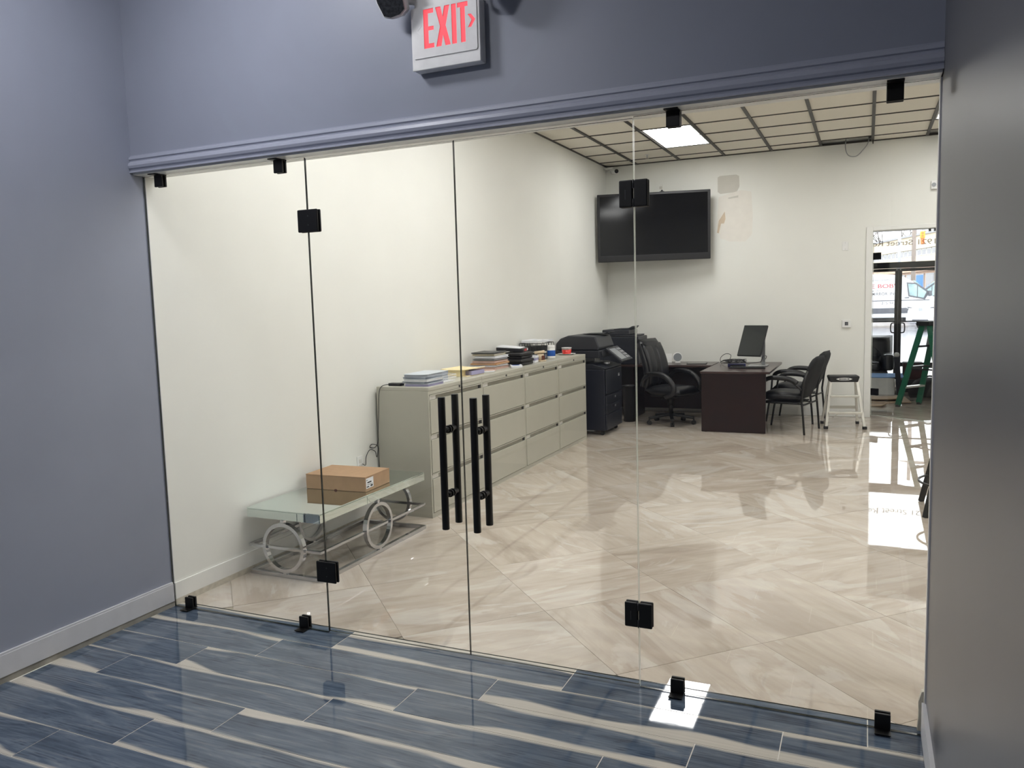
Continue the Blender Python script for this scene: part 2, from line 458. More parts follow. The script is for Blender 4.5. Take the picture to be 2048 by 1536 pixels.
# --- hall floor of blue planks
hf = struct('floor_hall', MB().box(0, XW, -6.2, GY, -.15, -.0012), 'plank_grout')
rows = [(GY-.001, -.147)]+[(-.147-.198*r, -.147-.198*(r+1)) for r in range(0, 20)]
for r, (ya, yb) in enumerate(rows):
    off = 1.165-.286*r
    k0 = math.floor((0-off)/1.167)
    for k in range(k0, k0+6):
        xa, xb = max(off+1.167*k, 0), min(off+1.167*(k+1), XW)
        if xb-xa < .03: continue
        cx, cy = (xa+xb)/2, (ya+yb)/2
        hx, hy = (xb-xa)/2-.002, (ya-yb)/2-.0018
        part('floor_plank', MB().box(-hx, hx, -hy, hy, -.012, 0), 'plank', hf, loc=(cx, cy, 0),
             rot=(random.uniform(-.001, .001), random.uniform(-.0006, .0006), random.choice((0, PI))))
trim0 = MB().box(.02, XW-.002, GY-.001, GY+.0035, -.01, .0015)
struct('trim_1', trim0, 'glass_edge')
# --- walls
struct('wall_left', MB().box(-.15, 0, .012, YL+.15, -.15, 4.2), 'white_wall')
struct('wall_hall_left', MB().box(-.15, 0, -6.2, .012, -.15, 3.7), 'blue_wall')
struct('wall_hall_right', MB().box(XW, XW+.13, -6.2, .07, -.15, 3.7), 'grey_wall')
struct('wall_hall_back', MB().box(-.15, XW+.13, -6.35, -6.2, -.15, 3.7), 'blue_wall')
struct('wall_header', MB().box(0, XW, -.07, .07, 2.335, 3.7), 'blue_wall')
struct('wall_header_inner', MB().box(0, XW+.13, .07, .09, 2.325, 4.2), 'white_wall')
struct('wall_front', MB().box(XW+.13, XR, -.02, .09, -.15, 4.2), 'white_wall')
struct('wall_right', MB().box(XR, XR+.15, -.02, YL+.15, -.15, 4.2), 'white_wall')
bw = struct('wall_back', MB().box(0, 3.535, YL, YL+.15, -.004, 4.2).box(3.535, 4.62, YL, YL+.15, 2.41, 4.2).box(4.62, XR, YL, YL+.15, -.004, 4.2), 'white_wall')
struct('ceiling_plenum', MB().box(-.15, XR+.15, -.02, YL+.15, 4.2, 4.3), 'plenum')
struct('ceiling_hall', MB().box(-.15, XW+.13, -6.35, -.07, 3.55, 3.7), 'white_wall')
# repaired plaster on the back wall
def blob(pts, y, t=.0015):
    return MB().prism(pts, y-t, y, axes='xzy')
part('plaster_patch', blob([(1.585, 3.245), (1.62, 3.262), (1.83, 3.262), (1.87, 3.24), (1.875, 3.1), (1.84, 3.03), (1.62, 3.02), (1.585, 3.05)], YL+.0005), 'patch_grey', bw, 'grey squarish plaster patch')
part('plaster_patch', blob([(1.60, 2.98), (1.75, 3.02), (1.90, 3.05), (2.03, 3.02), (2.05, 2.7), (2.04, 2.45), (1.95, 2.36), (1.75, 2.37), (1.62, 2.42), (1.575, 2.6)], YL+.0004), 'patch_white', bw, 'large pale filled patch')
part('plaster_patch', blob([(1.575, 2.50), (1.60, 2.66), (1.68, 2.78), (1.69, 2.68), (1.67, 2.62), (1.63, 2.62), (1.60, 2.49)], YL-.001), 'patch_tan', bw, 'tan scraped spot')
part('plaster_patch', blob([(1.72, 2.96), (1.86, 2.985), (1.86, 2.955), (1.73, 2.945)], YL-.001), 'patch_grey', bw)
# --- office ceiling: grid and lay-in tiles
ce = bpy.data.objects.new('ceiling', None); C.objects.link(ce); ce['kind'] = 'structure'
gx = [.4595+.61*i for i in range(-1, 11)]
gy = [7.823-.61*k for k in range(0, 14)]
xs = [0]+[x for x in gx if .02 < x < XR]+[XR]
ys = [YL]+[y for y in gy if y > .12]+[.09]
for x in xs[1:-1]: part('grid_bar', MB().box(x-.017, x+.017, .09, YL, HC-.012, HC+.02), 'ceiling_grid', ce)
for y in ys[1:-1]: part('grid_bar', MB().box(.001, XR-.001, y-.009, y+.009, HC-.007, HC+.018), 'ceiling_grid', ce)
for x in (0, XR-.022): part('grid_bar', MB().box(x+.001, x+.021, .09, YL, HC-.011, HC+.015), 'ceiling_grid', ce)
for y in (YL-.02, .09): part('grid_bar', MB().box(.001, XR-.001, y, y+.019, HC-.011, HC+.015), 'ceiling_grid', ce)
lights = [(2, 2), (7, 2), (7, 6), (2, 8), (7, 10), (2, 11)]       # column, row index of the first of two cells
skip = set()
for c_, r_ in lights: skip |= {(c_, r_), (c_, r_+1)}
skip |= {(5, 0), (7, 0)}
tile_me = {}
for i in range(len(xs)-1):
    for j in range(len(ys)-1):
        if (i, j) in skip: continue
        w, h = xs[i+1]-xs[i]-.006, ys[j]-ys[j+1]-.006
        key = (round(w, 3), round(h, 3))
        if key not in tile_me: tile_me[key] = MB().box(-w/2, w/2, -h/2, h/2, 0, .016).mesh('ceiling_tile')
        link('ceiling_tile', tile_me[key], 'ceiling_tile', ce, loc=((xs[i]+xs[i+1])/2, (ys[j]+ys[j+1])/2, HC+.001+random.uniform(0, .0015)))
lab = ['bright rectangular ceiling panel light left of the missing tile', 'bright ceiling panel light cut off by the right wall edge',
       'second ceiling panel light of the right row, counted from the back wall',
       'second ceiling panel light of the left row, counted from the back wall', 'ceiling panel light of the right row nearest the glass',
       'ceiling panel light of the left row nearest the glass']
for (c_, r_), lb in zip(lights, lab):
    x0, x1, y1, y0 = xs[c_], xs[c_+1], ys[r_], ys[r_+2]
    t = thing('ceiling_light', lb, 'light', ((x0+x1)/2, (y0+y1)/2, HC), 0, 'panel lights in the office ceiling')
    w, h = (x1-x0)/2-.022, (y1-y0)/2-.018
    part('frame', MB().box(-w, w, -h, -h+.015, -.004, .05).box(-w, w, h-.015, h, -.004, .05).box(-w, -w+.015, -h, h, -.004, .05).box(w-.015, w, -h, h, -.004, .05).box(-w, w, -h, h, .03, .05), 'white_plastic', t)
    part('diffuser', MB().box(-w+.015, w-.015, -h+.015, h-.015, -.002, .006), 'panel_glow', t)
for (x, y, gm, lb) in ((.95, -1.0, 'hall_glow', 'hall ceiling light nearest the exit sign'), (1.2, -2.7, 'hall_glow_fill', 'unseen fill light added on the hall ceiling to brighten the left wall')):  # second entry is an unseen fill light added for the left wall
    t = thing('hall_light', lb, 'light', (x, y, 3.55))
    part('housing', MB().box(-.20, .20, -.20, .20, -.03, 0), 'white_plastic', t)
    part('diffuser', MB().box(-.18, .18, -.18, .18, -.036, -.03), gm, t)
# --- header moulding, baseboards, jambs
prof = [(-.070, 2.418), (-.074, 2.418), (-.074, 2.412), (-.082, 2.409), (-.084, 2.397), (-.078, 2.393), (-.078, 2.385), (-.089, 2.378), (-.093, 2.364), (-.089, 2.352), (-.080, 2.348), (-.080, 2.340), (-.086, 2.338), (-.086, 2.330), (-.070, 2.330)]
struct('trim_2', MB().prism(prof, .001, XW-.001, axes='yzx'), 'blue_trim')
struct('trim_3', MB().box(.004, XW-.004, -.068, .068, 2.322, 2.335), 'white_trim')
struct('baseboard_hall_left', MB().box(0, .014, -6.19, -.008, .030, .126).box(0, .011, -6.19, -.008, .126, .136), 'hall_baseboard')
struct('trim_caulk_hall', MB().box(0, .011, -6.19, -.006, -.002, .030), 'raw_caulk')
struct('baseboard_hall_right', MB().box(XW-.014, XW, -6.19, -.005, .006, .13), 'hall_baseboard')
struct('baseboard_left', MB().box(0, .009, .008, 2.02, .034, .125).box(0, .014, 5.72, 8.15, .004, .12), 'white_trim')
struct('trim_caulk_left', MB().box(0, .008, .008, 2.02, 0, .034), 'raw_plaster')
struct('baseboard_back', MB().box(.016, 3.44, YL-.014, YL, .003, .115), 'white_trim')
struct('trim_jamb_right', MB().box(XW-.005, XW, -.012, .03, .0, 2.32), 'hall_baseboard')
struct('trim_plaster_strip', MB().prism([(.0, 0), (.024, 0), (.02, .06), (.022, .11), (.012, .15), (.0, .155)], .035, .06, T=Matrix.Translation((XW, 0, 0)) @ Matrix.Scale(-1, 4, (1, 0, 0)), axes='xzy'), 'raw_plaster')
struct('door_1', MB().box(3.455, 3.535, YL-.018, YL, 0, 2.455).box(3.535, 4.70, YL-.018, YL, 2.405, 2.455).box(4.62, 4.70, YL-.018, YL, 0, 2.405)
       .box(3.52, 3.535, YL, YL+.17, 0, 2.41).box(3.535, 4.62, YL, YL+.17, 2.395, 2.41), 'white_trim', bevel=.004)
# --- entry room between the office and the storefront
EY = 13.2
struct('wall_entry_left', MB().box(2.0, 2.2, YL+.15, EY+.1, -.15, 3.5), 'white_wall')
struct('wall_entry_right', MB().box(6.6, 6.8, YL+.15, EY+.1, -.15, 3.5), 'white_wall')
struct('ceiling_entry', MB().box(2.0, 6.8, YL+.15, EY+.1, 3.3, 3.45), 'white_wall')
struct('wall_storefront', MB().box(2.2, 2.9, EY, EY+.12, 0, 3.3).box(5.1, 6.6, EY, EY+.12, 0, 3.3), 'white_wall')

# ================================================================== GLASS PARTITION
def pane(x0, x1, z0, z1, th=.010, left='e', right='e'):
    b = MB(); h = th/2
    vs = [(x, y, z) for z in (z0, z1) for y in (-h, h) for x in (x0, x1)]
    b.add(vs, [(0, 1, 5, 4), (2, 6, 7, 3)], 0)
    b.add(vs, [(0, 2, 3, 1), (4, 5, 7, 6)], 1)
    b.add(vs, [(0, 4, 6, 2)], 2 if left == 'l' else 1); b.add(vs, [(1, 3, 7, 5)], 2 if right == 'l' else 1)  # 'l' picks the edge colour with the bright light painted in
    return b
GM = ['glass', 'glass_edge', 'glass_edge_painted_lit']
def clamp(parent, x, zc, top):
    t = part('clamp', MB().box(x-.027, x+.027, -.017, -.0055, zc-.031, zc+.031).box(x-.027, x+.027, .0055, .017, zc-.031, zc+.031)
             .box(x-.027, x+.027, -.0055, .0055, zc+.024 if top else zc-.031, zc+.031 if top else zc-.024), 'black_hardware', parent, bevel=.003)
    z = zc+.031 if top else zc-.031
    part('flange', MB().box(x-.027, x+.027, -.055, .017, z-(.004 if top else 0), z+(0 if top else .004)), 'black_hardware', parent)
def pane_thing(name, label, cat, x0, x1, z0, z1, left='e', right='e'):
    t = thing(name, label, cat, (x0, 0, 0))
    part('pane', pane(0, x1-x0, z0, z1, left=left, right=right), GM, t)
    return t
S1, S2, S3 = 1.0485, 1.8385, 2.631
gl = pane_thing('glass_screen', 'fixed glass screen against the left wall, in front of the mirrored table', 'glass screen', .004, S1-.0015, .004, 2.318)
for x in (.125, .9): clamp(gl, x-.004, .035, False)
for x in (.12, .9): clamp(gl, x-.004, 2.29, True)
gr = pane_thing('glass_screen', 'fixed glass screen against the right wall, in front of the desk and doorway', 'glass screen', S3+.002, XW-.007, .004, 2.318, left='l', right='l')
for x in (2.789, 3.549): clamp(gr, x-S3-.002, .035, False); clamp(gr, x-S3-.002, 2.29, True)
dl = pane_thing('glass_door', 'left glass door with black ladder pull, hinged beside the mirrored table', 'glass door', S1+.0015, S2-.0015, .012, 2.312)
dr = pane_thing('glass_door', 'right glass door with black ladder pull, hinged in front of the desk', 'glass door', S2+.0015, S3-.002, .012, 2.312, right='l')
def hinge(parent, xc, zc, split, ox):
    for y0, y1 in ((-.017, -.0055), (.0055, .017)):
        b = MB()
        if split: b.box(xc-.058, xc-.002, y0, y1, zc-.053, zc+.053).box(xc+.002, xc+.058, y0, y1, zc-.053, zc+.053)
        else: b.box(xc-.058, xc+.058, y0, y1, zc-.053, zc+.053)
        h = part('hinge_plate', b, 'black_hardware', parent, bevel=.006, seg=3, loc=(-ox, 0, 0))
        if y0 < 0:
            if split:
                part('pin_slot', MB().box(xc-.0335, xc-.0295, y0-.0008, y0+.001, zc-.022, zc+.016), 'screw', h)
                part('knuckle', MB().cyl((xc, y0+.003, zc-.053), (xc, y0+.003, zc-.02), .0035).cyl((xc, y0+.003, zc+.02), (xc, y0+.003, zc+.053), .0035), 'screw', h)
            else:
                for dz in (-.02, .022): part('screw', MB().cyl((xc+.005, y0-.0008, zc+dz), (xc+.005, y0+.001, zc+dz), .003), 'screw', h)
for z in (2.024, .315):
    hinge(dl, 1.056, z, False, S1+.0015)
    hinge(dr, S3, z, True, S2+.0015)
def pull(parent, x):
    for s, nm in ((-1, 'pull_bar'), (1, 'pull_bar')):
        p = part(nm, MB().cyl((x, s*.062, .612), (x, s*.062, 1.208), .0165, n=20), 'black_hardware', parent, bevel=.002)
        for z in (.765, 1.057):
            part('standoff', MB().cyl((x, s*.048, z), (x, s*.0055, z), .0135, n=16).cyl((x, s*.016, z), (x, s*.0055, z), .0175, n=16), 'black_hardware', p)
pull(dl, 1.768-S1-.0015); pull(dr, 1.925-S2-.0015)

# ================================================================== EXIT SIGN
ex = thing('exit_sign', 'white exit sign with red letters and right arrow above the glass doors', 'sign', (1.884, -.07, 2.583))
part('housing', MB().box(-.157, .157, -.050, 0, 0, .246), 'exit_white', ex, bevel=.006)
part('face', MB().box(-.1585, .1585, -.056, -.050, -.001, .247), 'exit_white', ex, bevel=.003)
W0, H0 = .317, .248
def uv(u, v): return (-.1585+u*W0, .247-v*H0)
E_ = [(.195, .045), (.345, .045), (.345, .118), (.265, .118), (.265, .325), (.345, .325), (.345, .39), (.265, .39), (.265, .597), (.345, .597), (.345, .67), (.195, .67)]
X_ = [(.375, .045), (.452, .045), (.478, .205), (.506, .045), (.582, .045), (.52, .355), (.585, .67), (.508, .67), (.478, .50), (.450, .67), (.372, .67), (.437, .355)]
I_ = [(.607, .045), (.675, .045), (.675, .67), (.607, .67)]
T_ = [(.692, .045), (.842, .045), (.842, .12), (.800, .12), (.800, .67), (.735, .67), (.735, .12), (.692, .12)]
A_ = [(.838, .25), (.885, .25), (.945, .345), (.885, .455), (.838, .455), (.893, .345)]
outer = [(.035, -.0), (.965, -.0), (.965, .79), (.95, .815), (.05, .815), (.035, .80)]
holes = [[uv(*p) for p in g] for g in (outer, E_, X_, I_, T_, A_)]
o = link('letter_plate', holed_plate(holes, .003), 'exit_white', ex, loc=(0, -.0585, 0), rot=(PI/2, 0, 0))
for nm, g in (('letter', E_), ('letter', X_), ('letter', I_), ('letter', T_), ('arrow', A_)):
    lo = [uv(*p) for p in g]
    b = part(nm, MB().prism(lo, -.0572, -.0562, axes='xzy'), 'exit_red', ex, 'glowing red sign character')
ch = [(.16, .28), (.17, .30), (.105, .37), (.175, .45), (.165, .465), (.088, .37)]
part('arrow', MB().prism([uv(*p) for p in ch], -.0608, -.0601, axes='xzy'), 'exit_white', ex, 'unlit knock-out arrow')
part('lamp_arm', MB().box(-.15, .15, -.04, 0, .246, .33), 'exit_white', ex, bevel=.006)
for s in (-1, 1):
    T = Matrix.Translation((s*.215, -.11, .285)) @ Matrix.Rotation(-s*.30, 4, 'Z') @ Matrix.Rotation(.35, 4, 'X') @ Matrix.Rotation(s*.25, 4, 'Y')
    lp = part('lamp_head', MB().prism([(-.05, -.06), (-.02, -.075), (.02, -.075), (.05, -.06), (.06, 0), (.055, .06), (-.055, .06), (-.06, 0)], -.03, .05, T=T, axes='xzy'), 'exit_white', ex, bevel=.008)
    part('lamp_lens', MB().prism([(-.045, -.055), (-.02, -.068), (.02, -.068), (.045, -.055), (.053, 0), (.048, .053), (-.048, .053), (-.053, 0)], -.038, -.03, T=T, axes='xzy'), 'lens_dark', lp, 'dark grid lens')
    part('swivel', MB().cyl((s*.15, -.03, .29), T @ Vector((0, .04, 0)), .018), 'exit_white', lp)

# ================================================================== FILING CABINETS
def cabinet():
    t = thing('filing_cabinet', '', 'filing cabinet', group='lateral filing cabinets along the left wall')
    w, d, h = .912, .457, 1.0        # width runs along +y, front faces +x
    x0, x1 = -d, 0
    part('body', MB().box(x0, x1-.02, 0, w, .0, .972).box(x1-.02, x1, 0, .016, .0, .972).box(x1-.02, x1, w-.016, w, 0, .972)
         .box(x1-.02, x1, .016, w-.016, 0, .035).box(x1-.02, x1, .016, w-.016, .945, .972), 'cabinet', t)
    part('top', MB().box(x0, x1+.002, 0, w, .972, h), 'cabinet', t, bevel=.003)
    part('lock', MB().cyl((x1, w*.55, .96), (x1+.006, w*.55, .96), .009), 'screw', t)
    for k in range(3):
        z0 = .04+.302*k; z1 = z0+.298
        dr_ = part('drawer', MB().box(x1-.018, x1+.006, .019, w-.019, z0, z1-.042), 'cabinet', t, bevel=.002)
        part('pull_channel', MB().box(x1-.018, x1-.009, .019, w-.019, z1-.041, z1-.008), 'cabinet_channel', dr_)
        part('pull_lip', MB().box(x1-.018, x1+.006, .019, w-.019, z1-.008, z1), 'cabinet', dr_)
        part('label_holder', MB().box(x1-.009, x1-.002, .024, .115, z1-.038, z1-.010), 'label_card', dr_)
        part('latch', MB().box(x1-.009, x1-.002, w-.055, w-.024, z1-.038, z1-.010), 'dark_slot', dr_)
    return t
cab0 = cabinet()
cl = ['grey filing cabinet nearest the glass, under the grey booklets', 'grey filing cabinet under the cream folder and mixed paper stack',
      'grey filing cabinet under the brown binders and wire basket', 'grey filing cabinet beside the black copier, under the red tub']
cab0.location = (.482, 2.03, 0); cab0['label'] = cl[0]
for k in (1, 2, 3): dup(cab0, (.482, 2.03+.9145*k, 0), 0, cl[k])

# ================================================================== MIRRORED COFFEE TABLE
tb = thing('coffee_table', 'mirrored coffee table with chrome ring base against the left wall', 'table', (.30, 1.172, 0))
hx, hy = .272, .605
part('mirror_top', MB().box(-hx, hx, -hy, hy, .408, .415), 'mirror', tb, bevel=.002)
ap = part('apron', MB().box(-hx+.002, hx-.002, -hy+.002, hy-.002, .357, .4075), 'mirror', tb)
part('apron_panel', MB().box(hx-.002, hx+.0015, -.115, hy-.004, .359, .406), 'mirror', ap)
part('apron_panel', MB().box(hx-.002, hx+.0015, -hy+.004, -.12, .359, .406), 'mirror', ap)
part('apron_panel', MB().box(hx-.16, hx-.003, -hy-.0015, -hy+.002, .359, .406), 'mirror', ap)
part('apron_panel', MB().box(-hx+.003, hx-.165, -hy-.0015, -hy+.002, .359, .406), 'mirror', ap)
def rect_frame(hx, hy, z0, z1, w):
    return MB().box(-hx, hx, -hy, -hy+w, z0, z1).box(-hx, hx, hy-w, hy, z0, z1).box(-hx, -hx+w, -hy+w, hy-w, z0, z1).box(hx-w, hx, -hy+w, hy-w, z0, z1)
part('base_frame', rect_frame(hx, hy, 0, .026, .026), 'chrome', tb, bevel=.002)
part('middle_frame', rect_frame(hx, hy, .172, .190, .018), 'chrome', tb, bevel=.002)
for c_, ax_ in (((0, -hy+.004, .188), (0, 1, 0)), ((0, hy-.004, .188), (0, 1, 0)), ((hx-.004, 0, .188), (1, 0, 0)), ((-hx+.004, 0, .188), (1, 0, 0))):
    r = part('ring', MB().ring(c_, ax_, .142, .022, .03), 'chrome', tb)
    part('stub', MB().box(c_[0]-.012, c_[0]+.012, c_[1]-.012, c_[1]+.012, .338, .358), 'chrome', r); part('stub', MB().box(c_[0]-.012, c_[0]+.012, c_[1]-.012, c_[1]+.012, .026, .040), 'chrome', r)
bx = thing('cardboard_box', 'flat brown cardboard box lying on the mirrored coffee table', 'box', (.285, 1.26, .4155), math.radians(3))
part('carton', MB().box(-.23, .23, -.155, .155, 0, .096), 'cardboard', bx, bevel=.004)
part('lid', MB().box(-.231, .231, -.156, .156, .0962, .0985), 'cardboard', bx)
part('finger_tab', MB().prism([(.012*math.cos(a), .010*math.sin(a)) for a in [PI*k/8 for k in range(9)]], -.1565, -.155, axes='xzy'), 'brown_paint', bx)
lbp = part('shipping_label', MB().box(.2302, .2312, -.15, -.06, .022, .088), 'paper', bx, 'white printed label')
for z0, z1, y0, y1 in ((.028, .036, -.145, -.115), (.028, .04, -.098, -.07), (.055, .064, -.135, -.085), (.074, .078, -.145, -.13), (.044, .047, -.14, -.07)):
    part('print_block', MB().box(.2312, .2316, y0, y1, z0, z1), 'dark_slot', lbp)
# outlet and power cord
ot = thing('wall_outlet', 'white outlet plate low on the left wall behind the coffee table', 'outlet', (0, 1.80, .44))
part('plate', MB().box(0, .006, -.036, .036, -.057, .057), 'white_plastic', ot, bevel=.002)
for z in (-.02, .02): part('socket', MB().box(.006, .008, -.016, .016, z-.014, z+.014), 'label_card', ot)
ad = thing('power_adapter', 'black power adapter with thin cord on the first filing cabinet', 'adapter', (.13, 2.12, 1.0))
part('brick_body', MB().box(-.035, .075, -.03, .03, 0, .022), 'binder_black', ad, bevel=.004)
cordpts = [(-.03, -.01, .012), (-.055, -.09, .004), (-.06, -.125, -.05), (-.07, -.125, -.2), (-.085, -.12, -.33), (-.10, -.11, -.43), (-.118, -.13, -.47), (-.12, -.19, -.455), (-.118, -.16, -.438),
           (-.10, -.115, -.46), (-.10, -.115, -.51), (-.11, -.12, -.545), (-.115, -.13, -.50), (-.115, -.20, -.475), (-.117, -.25, -.52), (-.118, -.26, -.58), (-.118, -.30, -.565)]
part('cord', MB().tube(smooth_pts(cordpts, 6), .0028, 6), 'black_steel', ad)

# ================================================================== THINGS ON THE CABINETS
ZC = 1.0005
def sheaf(hx, hy, h, curl=0):
    """a booklet / pile of paper: block with slightly curled corner"""
    b = MB(); n = 6; vs = []; fs = []
    for zz in (0, 1):
        for i in range(n+1):
            for j in range(n+1):
                x, y = -hx+2*hx*i/n, -hy+2*hy*j/n
                c = curl*(abs(i/n-.5)*2)**3
                vs.append((x, y, (h if zz else 0)+c*(1 if zz else .6)))
    q = n+1; o = q*q
    for i in range(n):
        for j in range(n):
            fs.append((i*q+j, i*q+j+1, (i+1)*q+j+1, (i+1)*q+j)); fs.append((o+i*q+j, o+(i+1)*q+j, o+(i+1)*q+j+1, o+i*q+j+1))
    for k in range(n):
        fs += [(k, o+k, o+k+1, k+1), (n*q+k, n*q+k+1, o+n*q+k+1, o+n*q+k), (k*q, (k+1)*q, o+(k+1)*q, o+k*q), (k*q+n, o+k*q+n, o+(k+1)*q+n, (k+1)*q+n)]
    return b.add(vs, fs)
names = ['bottom', 'second from bottom', 'middle', 'second from top', 'topmost']
z = ZC
for k in range(5):
    h = (.020, .016, .018, .014, .020)[k]
    t = thing('booklet', 'grey spiral booklet, %s of the pile at the near end of the cabinets' % names[k], 'booklet', (.335+(.01, -.012, .008, -.006, .004)[k], 2.215+(.0, .008, -.006, .01, 0)[k], z), math.radians((2, -3, 1, -2, 3)[k]), 'grey booklets piled on the first cabinet')
    part('pages', sheaf(.10, .125, h-.003, 0), ('violet_paper', 'grey_paper', 'paper', 'grey_paper', 'grey_paper')[k], t)
    part('cover', sheaf(.104, .129, .0022, .004 if k == 4 else 0), 'booklet_cover', t, loc=(0, 0, h-.0028))
    z += h+.0005 if k < 4 else 0
t = thing('letter_tray', 'white wire letter tray holding grey booklets behind the booklet pile', 'tray', (.27, 2.49, ZC))
part('tray_base', MB().box(-.13, .15, -.10, .11, 0, .004), 'white_wire', t)
for pts in ([(-.13, -.1, .07), (.15, -.1, .05), (.15, .11, .05), (-.13, .11, .07)], [(-.13, -.1, .035), (.15, -.1, .028), (.15, .11, .028), (-.13, .11, .035)]):
    part('rim_wire', MB().tube(pts, .0025, 6, closed=True), 'white_wire', t)
part('side_wires', MB(), 'white_wire', t) if False else None
wb = MB()
for k in range(9): wb.cyl((.15, -.1+.026*k, .002), (.15, -.1+.026*k, .05), .0015, n=5)
for k in range(9): wb.cyl((-.13+.034*k, -.1, .002), (-.13+.034*k, -.1, .066-.0017*k), .0015, n=5)
part('side_wires', wb, 'white_wire', t, kind='stuff')
for k in range(2):
    t = thing('booklet', ('lower', 'upper')[k]+' grey bound booklet lying in the white wire tray', 'booklet', (.255, 2.485+.01*k, ZC+.0055+.032*k+(.018 if k else 0)), math.radians(4*k))
    part('pages', sheaf(.105, .085, (.045, .022)[k]), 'grey_paper', t)
    part('cover', sheaf(.108, .088, .0022), 'booklet_cover', t, loc=(0, 0, (.0455, .0225)[k]))
# cream expanding folder with papers
t = thing('expanding_folder', 'cream expanding folder stuffed with lilac papers', 'folder', (.27, 3.03, ZC), math.radians(-4))
part('back_cover', sheaf(.115, .15, .004), 'manila', t)
part('gusset', MB().box(-.112, .06, -.148, -.02, .0045, .052), 'manila', t)
part('papers', sheaf(.085, .11, .034, .003), 'violet_paper', t, loc=(.035, .035, .0045))
part('front_flap', sheaf(.125, .165, .004, .007), 'manila', t, loc=(-.01, 0, .053))
t = thing('loose_papers', 'loose white papers lying in front of the mixed folder stack', 'papers', (.33, 3.36, ZC), math.radians(20))
part('sheet', sheaf(.07, .06, .004, .004), 'paper', t); part('sheet', sheaf(.05, .05, .003), 'pink_paper', t, loc=(.02, .05, .006), rot=(0, 0, .4))
# mixed stack
specs = [('pink_paper', .024, .13, .17, 'bundle of pinkish papers, lowest of the mixed stack', 'papers'),
         ('paper', .014, .14, .15, 'white envelope bundle in the mixed stack below the orange folder', 'papers'),
         ('orange_folder', .014, .135, .165, 'orange folder in the mixed stack', 'folder'),
         ('pink_paper', .018, .12, .16, 'pinkish folder of papers on the orange folder', 'folder'),
         ('binder_black', .016, .115, .15, 'thin black binder in the middle of the mixed stack', 'binder'),
         ('paper', .022, .11, .15, 'thick white paper bundle above the thin black binder', 'papers'),
         ('manila', .016, .115, .15, 'pale folder near the top of the mixed stack', 'folder'),
         ('binder_black', .010, .118, .155, 'black clipboard lying on top of the mixed stack', 'clipboard')]
z = ZC
for k, (m, h, hx_, hy_, lb, ct) in enumerate(specs):
    t = thing('folder' if ct == 'folder' else ct.replace('papers', 'paper_bundle'), lb, ct, (.20+random.uniform(-.012, .02), 3.70+random.uniform(-.015, .015), z), random.uniform(-.08, .08))
    part('cover', sheaf(hx_, hy_, .003), m, t)
    part('pages', sheaf(hx_-.006, hy_-.008, h-.0075), 'paper' if m != 'pink_paper' else 'pink_paper', t, loc=(0, 0, .0035))
    part('cover', sheaf(hx_, hy_, .0025, .003 if k == 7 else 0), m, t, loc=(0, 0, h-.0035))
    z += h+.0035
t = thing('magazine', 'folded white and blue brochure sticking out of the mixed stack', 'brochure', (.405, 3.85, ZC), .5)
part('pages', sheaf(.055, .075, .016, .006), 'paper', t); part('cover_photo', sheaf(.035, .03, .001, 0), 'blue_label', t, loc=(.0, .02, .0178))
# dark leatherette binders
z = ZC
for k in range(4):
    t = thing('leather_binder', 'brown black padded binder, %s of the dark pile' % ('bottom', 'second', 'third', 'topmost')[k], 'binder', (.29+(-.0, .008, -.01, .0)[k], 4.14+(.0, -.012, .01, -.01)[k], z), math.radians((2, -3, 2, -4)[k]), 'dark padded binders on the cabinets')
    part('cover', MB().box(-.12, .12, -.145, .145, 0, .031), 'black_leatherette', t, bevel=.012, seg=3, smooth=True)
    part('pages', MB().box(.118, .1225, -.12, .12, .011, .020), 'dark_slot', t)
    z += .0315
t = thing('ring_binder', 'black ring binder with red spine label lying on the dark padded binders', 'binder', (.22, 4.20, z), math.radians(12))
T = Matrix.Rotation(math.radians(-5), 4, 'Y')
part('cover', MB().prism([(-.14, .02), (.13, .0), (.13, .034), (-.14, .052)], -.14, .14, axes='xzy'), 'binder_black', t, bevel=.003)
part('pages', MB().prism([(-.135, .052), (.10, .036), (.10, .040), (-.135, .062)], -.13, .13, axes='xzy'), 'paper', t)
part('spine_label', MB().box(.1305, .1315, -.06, .06, .007, .028), 'red_label', t, 'red and white spine label')
part('spine_label', MB().box(.1305, .1315, .075, .12, .008, .027), 'paper', t)
t = thing('paper_bundle', 'pale blue and white papers between the dark binders and the wire basket', 'papers', (.29, 4.405, ZC), .15)
for k, m in enumerate(('paper', 'violet_paper', 'paper')): part('sheaf', sheaf(.10, .07, .020, .003), m, t, loc=(0, .008*k, .023*k))
# desk figurine / holder
t = thing('card_holder', 'small tan ceramic holder with brown front beside the wire basket', 'ornament', (.37, 4.57, ZC), -.3)
part('base', MB().box(-.035, .04, -.045, .045, 0, .012), 'tan_ceramic', t, bevel=.004)
part('cup', MB().lathe([(.0, .0125), (.032, .0125), (.036, .04), (.034, .075), (.030, .075), (.030, .03), (0, .03)], n=20), 'tan_ceramic', t)
part('front_panel', MB().box(.0345, .040, -.026, .026, .016, .062), 'brown_paint', t, bevel=.003)
part('scroll', MB().cyl((-.04, -.05, .09), (.03, .03, .10), .016, n=12), 'tan_ceramic', t)
